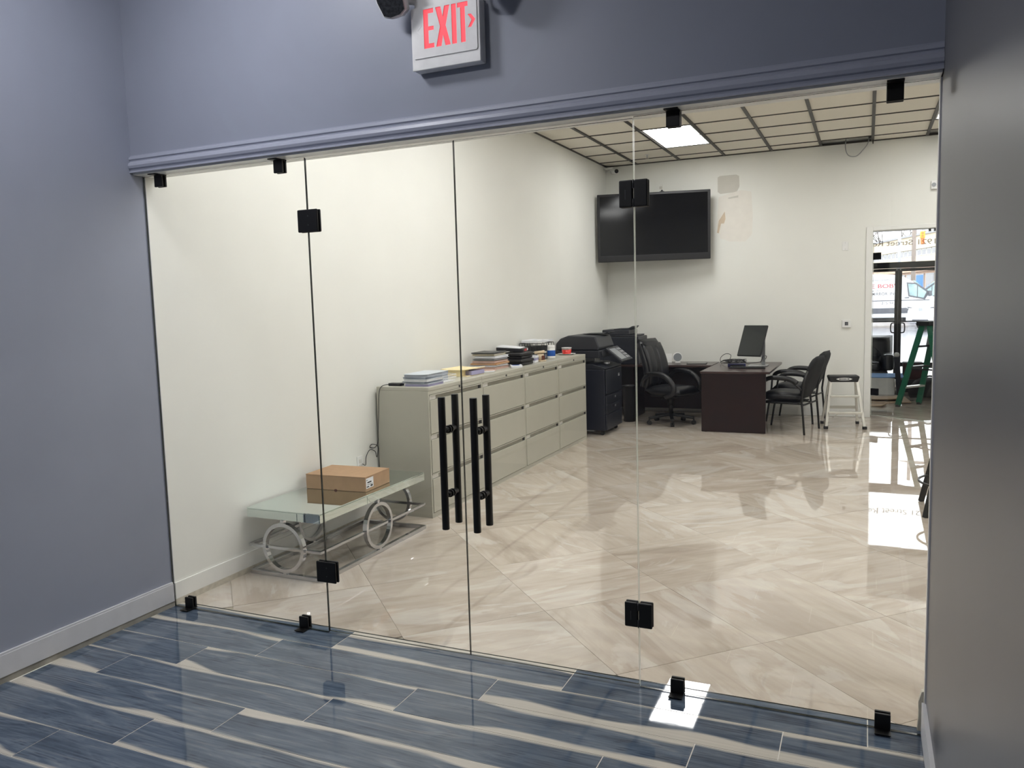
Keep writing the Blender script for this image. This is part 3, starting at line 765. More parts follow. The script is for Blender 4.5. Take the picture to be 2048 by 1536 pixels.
# wire basket organiser
t = thing('wire_basket', 'black wire two-tier basket with papers against the left wall', 'basket', (.15, 5.0, ZC))
wb = MB(); bx0, bx1, by0, by1, bh = -.13, .13, -.17, .19, .175
for zz in (.004, .085, .17):
    wb.tube([(bx0, by0, zz), (bx1, by0, zz), (bx1, by1, zz), (bx0, by1, zz)], .004, 6, closed=True)
part('frame_wire', wb, 'wire', t)
wb = MB()
for k in range(6):
    y = by0+(by1-by0)*k/5
    wb.cyl((bx1, y, .004), (bx1, y, .17), .003, n=5).cyl((bx0, y, .004), (bx0, y, .17), .003, n=5).cyl((bx0, y, .085), (bx1, y, .085), .0025, n=5)
for k in range(5):
    x = bx0+(bx1-bx0)*k/4; wb.cyl((x, by0, .004), (x, by0, .17), .003, n=5).cyl((x, by1, .004), (x, by1, .17), .003, n=5)
part('upright_wire', wb, 'wire', t)
part('shelf_mesh', MB().box(bx0+.005, bx1-.005, by0+.005, by1-.005, .083, .0855).box(bx0+.005, bx1-.005, by0+.005, by1-.005, .001, .004), 'dark_slot', t)
for nm, x, y, z, hx_, hy_, h, m, lb in (('paper_bundle', .15, 4.99, ZC+.0865, .115, .15, .05, 'binder_black', 'dark folder pile in the upper tier of the wire basket'),
                                  ('paper_bundle', .15, 5.01, ZC+.006, .115, .15, .045, 'grey_paper', 'grey papers in the lower tier of the wire basket'),
                                  ('paper_bundle', .155, 5.02, ZC+.1765, .12, .18, .022, 'paper', 'white printed papers lying on top of the wire basket')):
    t = thing(nm, lb, 'papers', (x, y, z), .03)
    part('pages', sheaf(hx_, hy_, h, .008 if m == 'paper' else 0), m, t)
    if m == 'paper':
        for a, b_ in ((-.04, -.06), (.03, .02)): part('print_block', MB().box(a, a+.05, b_, b_+.07, h+.0002, h+.0008), 'grey_paper', t)
t = thing('wipes_tub', 'white plastic tub with blue label in front of the wire basket', 'tub', (.345, 4.945, ZC))
part('tub_body', MB().lathe([(0, 0), (.042, 0), (.044, .01), (.044, .115), (.040, .12), (0, .12)], n=24), 'white_plastic', t)
part('label_band', MB().lathe([(.0446, .03), (.0452, .032), (.0452, .09), (.0446, .092)], n=24), 'blue_label', t, 'blue printed wrap')
part('lid', MB().lathe([(.043, .1205), (.043, .142), (.036, .148), (0, .148)], n=24), 'white_plastic', t)
t = thing('paper_plate', 'white paper plate under the red tub at the far end of the cabinets', 'plate', (.29, 5.58, ZC))
part('disc', MB().lathe([(0, .001), (.07, .002), (.105, .011), (.107, .013), (.07, .006), (0, .005)], n=32), 'white_plastic', t)
t = thing('snack_tub', 'small clear tub of red gel on a paper plate', 'tub', (.29, 5.58, ZC+.0065))
part('tub_wall', MB().lathe([(0, .0), (.046, .0), (.058, .072), (.061, .072), (.061, .076), (.056, .074), (.0465, .002)], n=24), 'clear_plastic', t)
part('contents', MB().lathe([(.0475, .003), (.0562, .05), (.05, .0505), (0, .0505)], n=24), 'red_gel', t, 'red contents')
part('contents_band', MB().lathe([(.0485, .004), (.0572, .052), (.0577, .052), (.0489, .004)], n=24), 'red_gel', t, 'red filling seen through the side')

# ================================================================== COPIER
cp = thing('copier', 'black floor-standing copier beside the filing cabinets', 'copier', (.33, 6.20, 0))
part('body', MB().box(-.30, .31, -.28, .36, .06, .80), 'copier_navy', cp, bevel=.012)
part('front_door', MB().box(.311, .335, -.275, .355, .50, .795), 'copier_dark', cp, bevel=.01)
for k in range(2):
    z0 = .375-.112*k
    d_ = part('paper_drawer', MB().box(.311, .332, -.275, .355, z0, z0+.108), 'copier_dark', cp, bevel=.006)
    part('drawer_handle', MB().box(.3325, .337, -.02, .25, z0+.055, z0+.085), 'copier_mid', d_)
    part('size_tab', MB().cyl((.333, .06, z0+.068), (.338, .06, z0+.068), .014), 'button_light', d_, 'pale round mark')
part('lower_panel', MB().box(.311, .332, -.275, .355, .065, .255), 'copier_dark', cp, bevel=.006)
part('badge', MB().box(.3355, .337, .19, .25, .68, .715), 'button_light', cp, 'small grey badge')
part('rear_column', MB().box(-.30, -.02, -.28, .36, .80, .935), 'copier_navy', cp)
part('output_shelf', MB().prism([(-.02, .80), (.33, .80), (.33, .815), (.16, .86), (-.02, .86)], -.28, .36, axes='xzy'), 'copier_dark', cp, bevel=.006)
part('indicator', MB().box(.20, .255, .05, .12, .84, .858), 'paper', cp, 'white paper tag')
part('scanner', MB().box(-.30, .25, -.30, .34, .935, 1.025), 'copier_dark', cp, bevel=.01)
part('hinge_knob', MB().cyl((.251, -.19, .985), (.262, -.19, .985), .026, n=20), 'copier_mid', cp)
adf = part('document_feeder', MB().prism([(-.30, 1.028), (.235, 1.028), (.25, 1.06), (.20, 1.19), (-.14, 1.205), (-.24, 1.17), (-.30, 1.11)], -.29, .33, axes='xzy'), 'copier_mid', cp, bevel=.02, seg=3, smooth=False)
part('feed_tray', MB().prism([(-.05, 1.206), (.22, 1.206), (.27, 1.225), (.268, 1.232), (.21, 1.216), (-.05, 1.213)], .02, .30, axes='xzy'), 'copier_dark', adf)
T = Matrix.Translation((.36, .17, .955)) @ Matrix.Rotation(math.radians(38), 4, 'Y')
pn = part('control_panel', MB().box(-.13, .13, -.24, .24, -.015, .012, T=T), 'copier_mid', cp, bevel=.006)
part('touch_screen', MB().box(-.10, .10, -.20, .04, .0122, .014, T=T), 'lcd_grey', pn, 'grey touch screen')
for a in range(4):
    for b_ in range(3): part('key', MB().box(-.09+.05*a, -.055+.05*a, .065+.05*b_, .10+.05*b_, .0122, .017, T=T), 'button_light', pn)
for x, y in ((-.26, -.23), (.26, -.23), (-.26, .31), (.26, .31)):
    c_ = part('caster', MB().cyl((x, y-.014, .0255), (x, y+.014, .0255), .025, n=16), 'chair_plastic', cp)
    part('fork', MB().box(x-.02, x+.02, y-.02, y+.02, .05, .062), 'copier_mid', c_)
# second machine, on the credenza
c2 = thing('printer', 'tall black desktop printer on the credenza in the back corner', 'printer', (.36, 7.66, .7365))
part('body', MB().box(-.26, .29, -.24, .25, .0, .38), 'copier_dark', c2, bevel=.012)
part('top_step', MB().box(-.26, .25, -.24, .25, .38, .40), 'copier_mid', c2, bevel=.006)
part('document_feeder', MB().box(-.22, .16, -.235, .20, .40, .475), 'copier_mid', c2, bevel=.012)
part('feed_tray', MB().prism([(-.06, .476), (.17, .476), (.21, .515), (.20, .522), (.14, .492), (-.06, .486)], -.20, .12, axes='xzy'), 'copier_dark', c2)
part('side_vent', MB().box(.2905, .293, -.10, .16, .22, .34), 'dark_slot', c2)
t = single('waste_bin', MB().lathe([(0, 0), (.075, 0), (.09, .47), (.096, .47), (.096, .482), (.086, .482), (.072, .012), (0, .012)], n=28), 'chair_plastic', 'black waste bin standing between the copier and the credenza', 'bin', loc=(.60, 7.13, 0))

# ================================================================== DESK, CREDENZA
ds = thing('desk', 'dark mahogany executive desk with its end toward the glass', 'desk', (1.664, 6.52, 0))
DW, DL, DH = .745, 1.46, .735
part('desktop', MB().box(-.012, DW+.045, -.02, DL, DH-.028, DH), 'mahogany_top', ds, bevel=.003)
part('end_panel', MB().box(0, DW, 0, .028, .004, DH-.0285), 'mahogany', ds, bevel=.002)
part('end_panel', MB().box(0, DW-.17, DL-.03, DL-.002, .004, DH-.0285), 'mahogany', ds, bevel=.002)
part('modesty_panel', MB().box(DW-.20, DW-.18, .029, DL-.031, .10, DH-.0285), 'mahogany', ds)
for y in (.004, DL-.03):
    for x in (.04, DW-.24): part('glide', MB().box(x, x+.02, y, y+.018, -.0005, .004), 'chair_plastic', ds)
cr_ = thing('credenza', 'long dark mahogany credenza along the back wall, joining the desk', 'credenza', (.06, 7.38, 0))
CL = 1.575
part('worktop', MB().box(0, CL, 0, .62, DH-.028, DH), 'mahogany_top', cr_, bevel=.003)
for x in (.0, .50, CL-.03): part('support_panel', MB().box(x+.002, x+.028, .02, .60, 0, DH-.0285), 'mahogany', cr_)
part('back_panel', MB().box(.029, CL-.029, .56, .58, .08, DH-.0285), 'mahogany', cr_)

# --- executive chair
def soft(b, name, m, parent, **k): return part(name, b, m, parent, **k)
ec = thing('executive_chair', 'black padded leather executive chair on casters behind the desk', 'chair', (1.17, 7.06, 0), math.radians(-22))
# local +x is the way the chair faces
sp = []; nr = []; hw = []
for k in range(13):
    v = k/12; z = .44+.66*v; x = -.22-.13*v+.05*math.sin(v*PI*1.2)-.02*(1-v)
    sp.append((x, 0, z)); nr.append(Vector((1, 0, .22)).normalized()); hw.append(.245*(1-.28*max(0, v-.55)**1.5*2)*(1 if v > .06 else .9))
soft(MB().pillow(sp, nr, (0, 1, 0), hw, .13, 14), 'backrest', 'leather', ec)
sp2 = [(p[0]+.045, 0, p[2]) for p in sp[1:12]]
for yy in (-.115, .115):
    soft(MB().pillow([(p[0], yy, p[2]) for p in sp2], nr[1:12], (0, 1, 0), [.10]*11, .075, 8, p=3), 'back_cushion', 'leather', ec)
sp = [(-.24+.53*k/8, 0, .445-.012*math.sin(k/8*PI)-(.03 if k == 8 else 0)) for k in range(9)]
soft(MB().pillow(sp, [(0, 0, 1)]*9, (0, 1, 0), [.24, .25, .26, .26, .26, .26, .26, .25, .24], .13, 12), 'seat', 'leather', ec)
part('seat_pan', MB().box(-.18, .20, -.20, .20, .365, .385), 'chair_plastic', ec, bevel=.01)
for s in (-1, 1):
    y = s*.295
    pts = smooth_pts([(-.24, y, .50), (-.20, y, .60), (-.08, y, .665), (.06, y, .66), (.18, y, .60), (.25, y, .50), (.22, y, .42), (.10, y*.85, .375)], 5)
    part('armrest', MB().tube(pts, .026, 10, flat=1.3), 'chair_plastic', ec)
    part('arm_pad', MB().pillow([(-.17+.30*k/6, y, .675+.012*math.sin(k/6*PI)-.02*(k/6)) for k in range(7)], [(0, 0, 1)]*7, (0, 1, 0), [.035]*7, .035, 6), 'leather', ec)
part('gas_column', MB().cyl((0, 0, .10), (0, 0, .365), .028, n=16).cyl((0, 0, .24), (0, 0, .37), .04, n=16), 'black_steel', ec)
part('tilt_lever', MB().cyl((.05, -.10, .36), (.05, -.28, .35), .007, n=8), 'black_steel', ec)
for k in range(5):
    a = 2*PI*k/5+.35; e = Vector((math.cos(a), math.sin(a), 0))
    l = part('base_leg', MB().bar(e*.03+Vector((0, 0, .12)), e*.30+Vector((0, 0, .085)), .045, .032), 'chair_plastic', ec, bevel=.008)
    c_ = e*.295; tdir = Vector((-e.y, e.x, 0))
    part('caster', MB().cyl(c_+tdir*.024+Vector((0, 0, .0275)), c_+tdir*.006+Vector((0, 0, .0275)), .027, n=16).cyl(c_-tdir*.024+Vector((0, 0, .0275)), c_-tdir*.006+Vector((0, 0, .0275)), .027, n=16)
         .cyl(c_+Vector((0, 0, .028)), c_+Vector((0, 0, .08)), .009, n=8), 'chair_plastic', l)

# --- guest chairs
def guest():
    t = thing('guest_chair', '', 'chair', group='black guest chairs in front of the desk')
    # local +x = facing; origin at the floor under the seat centre
    sp = []; nr = []; hw = []
    for k in range(13):
        v = k/12; z = .40+.505*v; x = -.205-.17*v**1.2
        sp.append((x, 0, z)); nr.append(Vector((1, 0, .3)).normalized())
        hw.append(.235*min(1, (.55+v*1.6))*(1 if v < .7 else (1-((v-.7)/.3)**3*.35)))
    part('backrest', MB().pillow(sp, nr, (0, 1, 0), hw, .085, 14), 'chair_fabric', t)
    sp = [(-.22+.48*k/8, 0, .425+.01*math.sin(k/8*PI)+(-.02 if k == 8 else 0)) for k in range(9)]
    part('seat', MB().pillow(sp, [(0, 0, 1)]*9, (0, 1, 0), [.21, .23, .24, .25, .25, .255, .255, .25, .24], .115, 12), 'leather', t)
    part('seat_pan', MB().box(-.19, .20, -.21, .21, .345, .365), 'chair_plastic', t, bevel=.01)
    for s in (-1, 1):
        y = s*.275
        part('leg', MB().tube([(-.285, y+.0*s, .0), (-.27, y, .20), (-.25, y, .40), (-.275, y, .60), (-.31, y*.9, .74)], .0125, 8), 'black_steel', t)
        part('leg', MB().tube(smooth_pts([(.30, y, 0), (.27, y, .20), (.235, y, .42), (.22, y, .56), (.17, y, .625), (.06, y, .64), (-.12, y, .62), (-.25, y, .52)], 5), .0125, 8), 'black_steel', t)
        part('arm_pad', MB().tube(smooth_pts([(.205, y, .575), (.19, y, .615), (.13, y, .648), (.02, y, .66), (-.12, y, .645), (-.20, y, .60)], 4), .021, 8, flat=1.4), 'chair_plastic', t)
    part('crossbar', MB().cyl((.255, -.275, .34), (.255, .275, .34), .011, n=8).cyl((-.252, -.275, .34), (-.252, .275, .34), .011, n=8), 'black_steel', t)
    part('seat_bracket', MB().bar((-.25, -.15, .34), (.255, -.15, .34), .025, .012).bar((-.25, .15, .34), (.255, .15, .34), .025, .012), 'black_steel', t)
    return t
g0 = guest(); g0.location = (2.625, 6.885, 0); g0.rotation_euler = (0, 0, math.radians(166)); g0['label'] = 'black guest chair pushed to the desk, the one nearer the glass'
dup(g0, (2.655, 7.74, 0), math.radians(168), 'black guest chair by the back wall, partly behind the nearer guest chair')

# --- things on the desk
mo = thing('monitor', 'dark monitor on a silver stand, tilted back, on the mahogany desk', 'monitor', (2.20, 7.33, DH+.0005))
T = Matrix.Translation((-.045, -.03, .325)) @ Matrix.Rotation(math.radians(-24), 4, 'Z') @ Matrix.Rotation(math.radians(-25), 4, 'X')
part('shell', MB().box(-.165, .165, 0, .028, -.21, .21, T=T), 'chair_plastic', mo, bevel=.006)
part('screen', MB().box(-.158, .158, -.0015, .0, -.20, .203, T=T), 'screen', mo)
part('neck', MB().box(.055, .10, .10, .125, .012, .36), 'silver', mo, bevel=.004, label='silver upright')
part('bracket', MB().bar((.075, .11, .33), T @ Vector((.02, .03, .0)), .05, .05), 'chair_plastic', mo)
part('foot', MB().box(-.09, .14, -.09, .16, 0, .012), 'silver', mo, bevel=.005)
kb = thing('keyboard', 'black keyboard in front of the monitor stand', 'keyboard', (2.14, 6.98, DH+.0005), math.radians(3))
part('case', MB().box(-.21, .21, -.065, .065, 0, .016), 'chair_plastic', kb, bevel=.004)
kk = MB()
for a in range(13):
    for b_ in range(4): kk.box(-.20+.031*a, -.175+.031*a, -.055+.028*b_, -.032+.028*b_, .0165, .021)
part('keys', kk, 'binder_black', kb, kind='stuff')
dk = thing('docking_station', 'navy docking station under a tangle of black cables on the desk', 'dock', (1.98, 7.28, DH+.0005), math.radians(8))
part('case', MB().box(-.12, .10, -.09, .09, 0, .035), 'dock_navy', dk, bevel=.006)
part('ports', MB().box(-.09, .08, -.092, -.09, .01, .025), 'dark_slot', dk)
ca = thing('cable_tangle', 'black cables looped across the navy docking station', 'cable', (1.95, 7.22, DH+.0005))
def loopy(seed, n, rx, ry, zb):
    rnd = random.Random(seed); pts = []
    for k in range(n):
        a = k*1.9+rnd.random(); pts.append((rx*math.cos(a)*rnd.uniform(.5, 1), ry*math.sin(a)*rnd.uniform(.5, 1), zb+rnd.uniform(0, .05)))
    return smooth_pts(pts, 6)
for s in (3, 5, 9): part('cable', MB().tube(loopy(s, 8, .20, .11, .042), .0045, 6), 'black_steel', ca)
part('cable', MB().tube(smooth_pts([(-.10, .05, .04), (-.22, .35, .01), (-.24, .42, .08), (-.18, .46, .13), (-.11, .44, .11), (-.13, .36, .02), (-.06, .12, .02)], 6), .0042, 6), 'black_steel', ca, 'cable standing up in a loop')
part('cable', MB().tube(smooth_pts([(.12, .1, .03), (.25, .3, .03), (.33, .32, .06), (.36, .28, .11), (.33, .20, .12), (.30, .16, .04)], 6), .004, 6), 'black_steel', ca)
# --- things on the credenza
t = thing('round_mirror', 'small white round desk mirror standing on the credenza', 'mirror', (1.10, 7.80, DH+.0005), math.radians(20))
part('rim', MB().cyl((0, -.012, .075), (0, .012, .075), .066, n=28), 'white_plastic', t, bevel=.004)
part('glass_face', MB().cyl((0, -.014, .075), (0, -.0121, .075), .056, n=28), 'lcd_grey', t)
part('stand', MB().box(-.035, .035, -.025, .035, 0, .010).box(-.012, .012, -.006, .008, .01, .03), 'white_plastic', t)
t = thing('desk_card', 'white card standing beside the small round mirror', 'card', (.97, 7.82, DH+.0005), math.radians(10))
part('panel', MB().prism([(-.005, 0), (.001, 0), (.018, .12), (.012, .12)], -.045, .045, axes='yzx'), 'white_plastic', t)
part('support_leg', MB().prism([(.055, 0), (.06, 0), (.02, .10), (.015, .10)], -.02, .02, axes='yzx'), 'white_plastic', t)
t = thing('tablet', 'thin dark tablet lying flat on the credenza', 'tablet', (1.40, 7.62, DH+.0005), .1)
part('case', MB().box(-.13, .13, -.085, .085, 0, .009), 'chair_plastic', t, bevel=.003); part('screen', MB().box(-.12, .12, -.075, .075, .0091, .0098), 'screen', t)

# ================================================================== STEP STOOL
ss = thing('step_stool', 'aluminium step stool with black top beside the doorway', 'step stool', (3.225, 7.30, 0), math.radians(10))
# local -y faces the camera; front legs carry two treads
topz = .63
part('top_cap', MB().prism([(-.155, .555), (.155, .555), (.175, .615), (.165, topz), (-.165, topz), (-.175, .615)], -.085, .10, axes='xzy'), 'chair_plastic', ss, bevel=.008)
lg = part('badge', MB().prism([(.085*math.cos(2*PI*k/20)*(1 if abs(math.cos(2*PI*k/20)) < .99 else 1.08), .592+.016*math.sin(2*PI*k/20)) for k in range(20)], -.0868, -.0852, axes='xzy'), 'white_plastic', ss, 'white oval maker badge')
part('badge_field', MB().prism([(.062*math.cos(2*PI*k/20), .592+.010*math.sin(2*PI*k/20)) for k in range(20)], -.0876, -.0869, axes='xzy'), 'dark_slot', lg)
text('badge_lettering', 'WERNER', .016, 'white_plastic', lg, (-.043, -.0878, .5865), (PI/2, 0, 0), fit=.086, bold=.0004)
for s in (-1, 1):
    l = part('leg', MB().bar((s*.150, -.05, .556), (s*.215, -.19, .03), .028, .045, (0, 1, .3)), 'aluminium', ss)
    part('rubber_foot', MB().box(s*.217-.024, s*.217+.024, -.22, -.17, 0, .035), 'chair_plastic', l, bevel=.005)
    l = part('leg', MB().bar((s*.148, .06, .556), (s*.205, .23, .03), .025, .03, (0, 1, .3)), 'aluminium', ss)
    part('rubber_foot', MB().box(s*.206-.02, s*.206+.02, .21, .255, 0, .035), 'chair_plastic', l, bevel=.005)
    part('spreader', MB().bar((s*.166, -.09, .40), (s*.165, .105, .37), .006, .014), 'wire', ss)
    part('brace', MB().bar((s*.203, -.172, .08), (s*.06, -.155, .19), .006, .018, (0, 1, 0)), 'aluminium', ss)
for z, hwid, y in ((.40, .163, -.095), (.205, .188, -.150)):
    part('tread', MB().box(-hwid, hwid, y-.045, y+.045, z-.028, z), 'aluminium', ss, bevel=.004)
part('rear_rail', MB().box(-.185, .185, .165, .180, .20, .235), 'aluminium', ss)

# ================================================================== WALL AND CEILING FITTINGS
a_ = math.radians(13.3)
tv = thing('television', 'large black television tilted out from the back wall on an arm', 'television', (.785, 7.775, 2.605), a_)
part('bezel', MB().box(-.762, .762, -.02, .05, -.462, .462), 'binder_black', tv, bevel=.008)
part('screen', MB().box(-.725, .725, -.0215, -.0201, -.375, .43), 'tv_screen', tv)
part('speaker_bar', MB().box(-.74, .74, -.0225, -.0202, -.455, -.395), 'chair_plastic', tv)
part('bezel_line', MB().box(-.72, .72, -.0228, -.0205, -.384, -.3805), 'copier_mid', tv)
part('back_case', MB().box(-.45, .45, .0505, .075, -.30, .30), 'chair_plastic', tv, bevel=.01)
ar = part('wall_arm', MB(), 'black_steel', tv) if False else part('wall_arm', MB().bar((.2, .075, 0), (.13, .27, 0), .04, .08).bar((-.2, .075, 0), (.1, .30, 0), .04, .08).box(0.0, .2, .27, .30, -.10, .10), 'black_steel', tv)
part('webcam', MB().cyl((.12, -.015, .464), (.12, .0, .478), .014, n=10).box(.09, .15, -.02, .02, .462, .468), 'chair_plastic', tv)
t = thing('thermostat', 'white square thermostat with dark display on the back wall by the doorway', 'thermostat', (3.235, YL, 1.225))
part('case', MB().box(-.055, .055, -.022, 0, -.05, .05), 'white_plastic', t, bevel=.005)
part('display', MB().box(-.02, .02, -.0235, -.022, -.02, .025), 'dark_slot', t)
for k in range(3): part('display_line', MB().box(-.013, .013, -.0242, -.0236, -.013+.012*k, -.008+.012*k), 'lcd_grey', t)
t = thing('wall_plate', 'blank white wall plate high on the back wall left of the doorway', 'wall plate', (3.207, YL, 2.23))
part('plate', MB().box(-.037, .037, -.007, 0, -.057, .057), 'white_plastic', t, bevel=.003)
for dz in (-.04, .04): part('screw', MB().cyl((0, -.0085, dz), (0, -.0065, dz), .004, n=8), 'silver', t)
t = thing('junction_plate', 'small white plate on the back wall above the television', 'wall plate', (.80, YL, 3.17))
part('plate', MB().box(-.04, .04, -.006, 0, -.055, .055), 'white_wall', t, bevel=.002)
part('hole', MB().box(-.02, .02, -.0068, -.006, -.02, .02), 'patch_grey', t)
t = thing('emergency_light', 'small white box high on the back wall right of the doorway', 'light fitting', (4.22, YL, 2.92))
part('case', MB().box(-.045, .06, -.05, 0, -.05, .05), 'white_plastic', t, bevel=.006)
part('lens', MB().cyl((-.015, -.058, .0), (-.015, -.05, .0), .025, n=16), 'lcd_grey', t)
t = thing('security_camera', 'white security camera with black lens in the ceiling corner', 'camera', (.10, 8.08, 3.45))
part('mount', MB().box(-.10, .04, -.02, .075, .03, .055), 'white_plastic', t, bevel=.004)
part('arm', MB().cyl((-.03, .03, .03), (.05, -.03, .005), .014, n=10), 'white_plastic', t)
part('body', MB().cyl((.02, .02, -.005), (.11, -.09, -.02), .034, n=20), 'white_plastic', t)
part('lens', MB().cyl((.111, -.092, -.0205), (.117, -.099, -.0215), .029, n=20), 'tv_screen', t)
t = thing('sprinkler', 'small sprinkler head under the ceiling by the corner', 'sprinkler', (.772, 7.53, HC-.001))
part('escutcheon', MB().cyl((0, 0, -.006), (0, 0, 0), .03, n=18), 'white_plastic', t)
part('stem', MB().cyl((0, 0, -.05), (0, 0, -.006), .008, n=8), 'silver', t)
part('deflector', MB().cyl((0, 0, -.056), (0, 0, -.050), .024, n=12), 'cabinet_channel', t)
t = thing('ceiling_cable', 'grey cable hanging in a loop from the missing ceiling tile', 'cable', (3.20, 8.08, HC))
part('cable', MB().tube(smooth_pts([(.02, 0, .25), (.0, 0, .05), (-.005, 0, -.08), (.03, 0, -.17), (.12, 0, -.19), (.20, 0, -.12), (.26, 0, -.02), (.27, -.02, .2)], 6), .006, 8), 'silver', t)
part('bracket', MB().box(.26, .32, -.03, .04, .02, .035).box(.305, .32, -.03, .04, -.05, .035), 'ceiling_grid', t)

# stool at the right, seen only by one leg
st = thing('bar_stool', 'black metal stool just inside the glass, hidden by the right wall but one leg', 'stool', (4.13, 3.42, 0))
part('seat', MB().cyl((0, 0, .66), (0, 0, .70), .17, n=28), 'chair_plastic', st, bevel=.01)
for sx in (-1, 1):
    for sy in (-1, 1): part('leg', MB().bar((sx*.12, sy*.12, .66), (sx*.25, sy*.25, 0), .03, .03), 'black_steel', st)
part('foot_ring', MB().ring((0, 0, .22), (0, 0, 1), .285, .012, .012, 36), 'black_steel', st)

# ================================================================== ENTRY ROOM
# glass door standing ajar in the doorway
gd = thing('glass_door', 'glass door standing ajar in the back doorway with black hinge clips', 'glass door', (3.545, 8.37, 0), math.radians(-36))
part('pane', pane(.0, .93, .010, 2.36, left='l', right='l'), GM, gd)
for z in (2.09, .318): part('hinge_plate', MB().box(-.002, .10, -.017, -.0055, z-.045, z+.045).box(-.002, .10, .0055, .017, z-.045, z+.045), 'black_hardware', gd, bevel=.004)
part('bottom_seal', MB().box(.002, .928, -.008, .008, .003, .0095), 'glass_edge_painted_lit', gd)
for x in (4.18, 4.24):
    t = single('glass_clip', MB().box(-.015, .015, -.02, .02, -.03, 0), 'black_hardware', 'small black clip under the doorway head, %s of the two' % ('left' if x < 4.2 else 'right'), 'clip', 'black clips under the doorway head', loc=(x, YL+.06, 2.394), bevel=.003)
# storefront
for s, lb in ((-1, 'black framed storefront door on the left, in front of the lettered van'), (1, 'black framed storefront door on the right, behind the green ladder')):
    t = thing('storefront_door', lb, 'door', (4.0, EY, 0))
    x0, x1 = sorted((s*.0008, s*.97))
    sw = .058
    part('stile', MB().box(x0, x0+sw, 0, .045, .008, 2.055), 'storefront_black', t); part('stile', MB().box(x1-sw, x1, 0, .045, .008, 2.055), 'storefront_black', t)
    part('top_rail', MB().box(x0+sw, x1-sw, 0, .045, 2.0, 2.055), 'storefront_black', t)
    part('bottom_rail', MB().box(x0+sw, x1-sw, 0, .045, .25, .325), 'storefront_black', t)
    part('kick_rail', MB().box(x0+sw, x1-sw, 0, .045, .008, .05), 'storefront_black', t)
    part('pane', MB().box(x0+sw, x1-sw, .018, .026, .325, 2.0), 'glass', t)
    part('kick_pane', MB().box(x0+sw, x1-sw, .018, .026, .05, .25), 'glass', t)
    part('push_bar', MB().bar((x0+.02, -.045, 1.085), (x1-.02, -.045, 1.085), .025, .022).box(x0+.02, x0+.05, -.045, 0, 1.07, 1.10).box(x1-.05, x1-.02, -.045, 0, 1.07, 1.10), 'storefront_black', t)
    xh = s*.10
    part('pull_handle', MB().tube(smooth_pts([(s*.045, -.004, 1.06), (xh, -.03, 1.05), (s*.115, -.035, 1.0), (s*.115, -.035, .93), (xh, -.03, .885), (s*.045, -.004, .875)], 5), .011, 8), 'black_steel', t)
    part('lock', MB().cyl((s*.03, -.004, 2.03), (s*.03, 0, 2.03), .012, n=12), 'silver', t)
fr = struct('window_1', MB().box(2.9, 5.1, EY-.01, EY+.07, 2.06, 2.17).box(2.9, 3.02, EY-.01, EY+.07, 0, 3.3).box(4.98, 5.1, EY-.01, EY+.07, 0, 3.3).box(3.02, 4.98, EY-.01, EY+.07, 3.2, 3.3), 'storefront_black')
part('pane', MB().box(3.02, 4.98, EY+.02, EY+.028, 2.17, 3.2), 'glass', fr)
text('lettering', '1921 Street Road', .13, 'vinyl_letter', fr, (4.625, EY+.0295, 2.475), (PI/2, 0, PI), fit=1.24, bold=.001)
# green ladder
ld = thing('step_ladder', 'green fibreglass step ladder standing behind the glass door', 'ladder', (4.33, 9.25, 0))
A1, A2 = Vector((-.433, .076, 0)), Vector((-.148, .417, 0))
wdir = (A2-A1).normalized(); ddir = Vector((wdir.y, -wdir.x, 0))
topc = Vector((0, 0, 1.155))
T1, T2 = topc-wdir*.13-ddir*.09, topc+wdir*.13-ddir*.09
B1, B2 = A1+ddir*.70, A2+ddir*.70
def P_(a, b, z): return a+(b-a)*(z/1.155)
l_ = part('front_rail', MB().bar(A1+Vector((0, 0, .02)), T1, .028, .075, ddir), 'ladder_green', ld)
part('rubber_foot', MB().box(A1.x-.03, A1.x+.03, A1.y-.03, A1.y+.03, 0, .03), 'chair_plastic', l_)
l_ = part('front_rail', MB().bar(A2+Vector((0, 0, .02)), T2, .028, .075, ddir), 'ladder_green', ld)
part('rubber_foot', MB().box(A2.x-.03, A2.x+.03, A2.y-.03, A2.y+.03, 0, .03), 'chair_plastic', l_)
part('caution_sticker', MB().bar(P_(A2, T2, .85)-ddir*.016, P_(A2, T2, 1.06)-ddir*.016, .05, .078, ddir), 'plate', l_, 'pale grey warning sticker')
for a, b in ((B1, T1+ddir*.1), (B2, T2+ddir*.1)): part('rear_rail', MB().bar(a, b, .025, .06, ddir), 'ladder_green', ld)
for z, m in ((.28, 'aluminium'), (.57, 'wire'), (.86, 'wire')):
    part('tread', MB().bar(P_(A1, T1, z), P_(A2, T2, z), .08, .025), m, ld)
    part('rear_crossbar', MB().bar(P_(B1, T1+ddir*.1, z), P_(B2, T2+ddir*.1, z), .03, .02), 'wire', ld)
for a, b, c_, d in ((A1, T1, B1, T1+ddir*.1), (A2, T2, B2, T2+ddir*.1)): part('spreader', MB().bar(P_(a, b, .55), P_(c_, d, .55), .006, .02), 'wire', ld)
part('top_cap', MB().bar(topc-ddir*.04-wdir*.20+Vector((0, 0, .025)), topc-ddir*.04+wdir*.18+Vector((0, 0, .025)), .19, .06), 'chair_plastic', ld, bevel=.008)
t = single('brace_wedge', MB().bar(A1+ddir*.02, A1+ddir*.02+Vector((0, 0, .001)), .01, .01), 'wire', 'x', 'x') if False else None
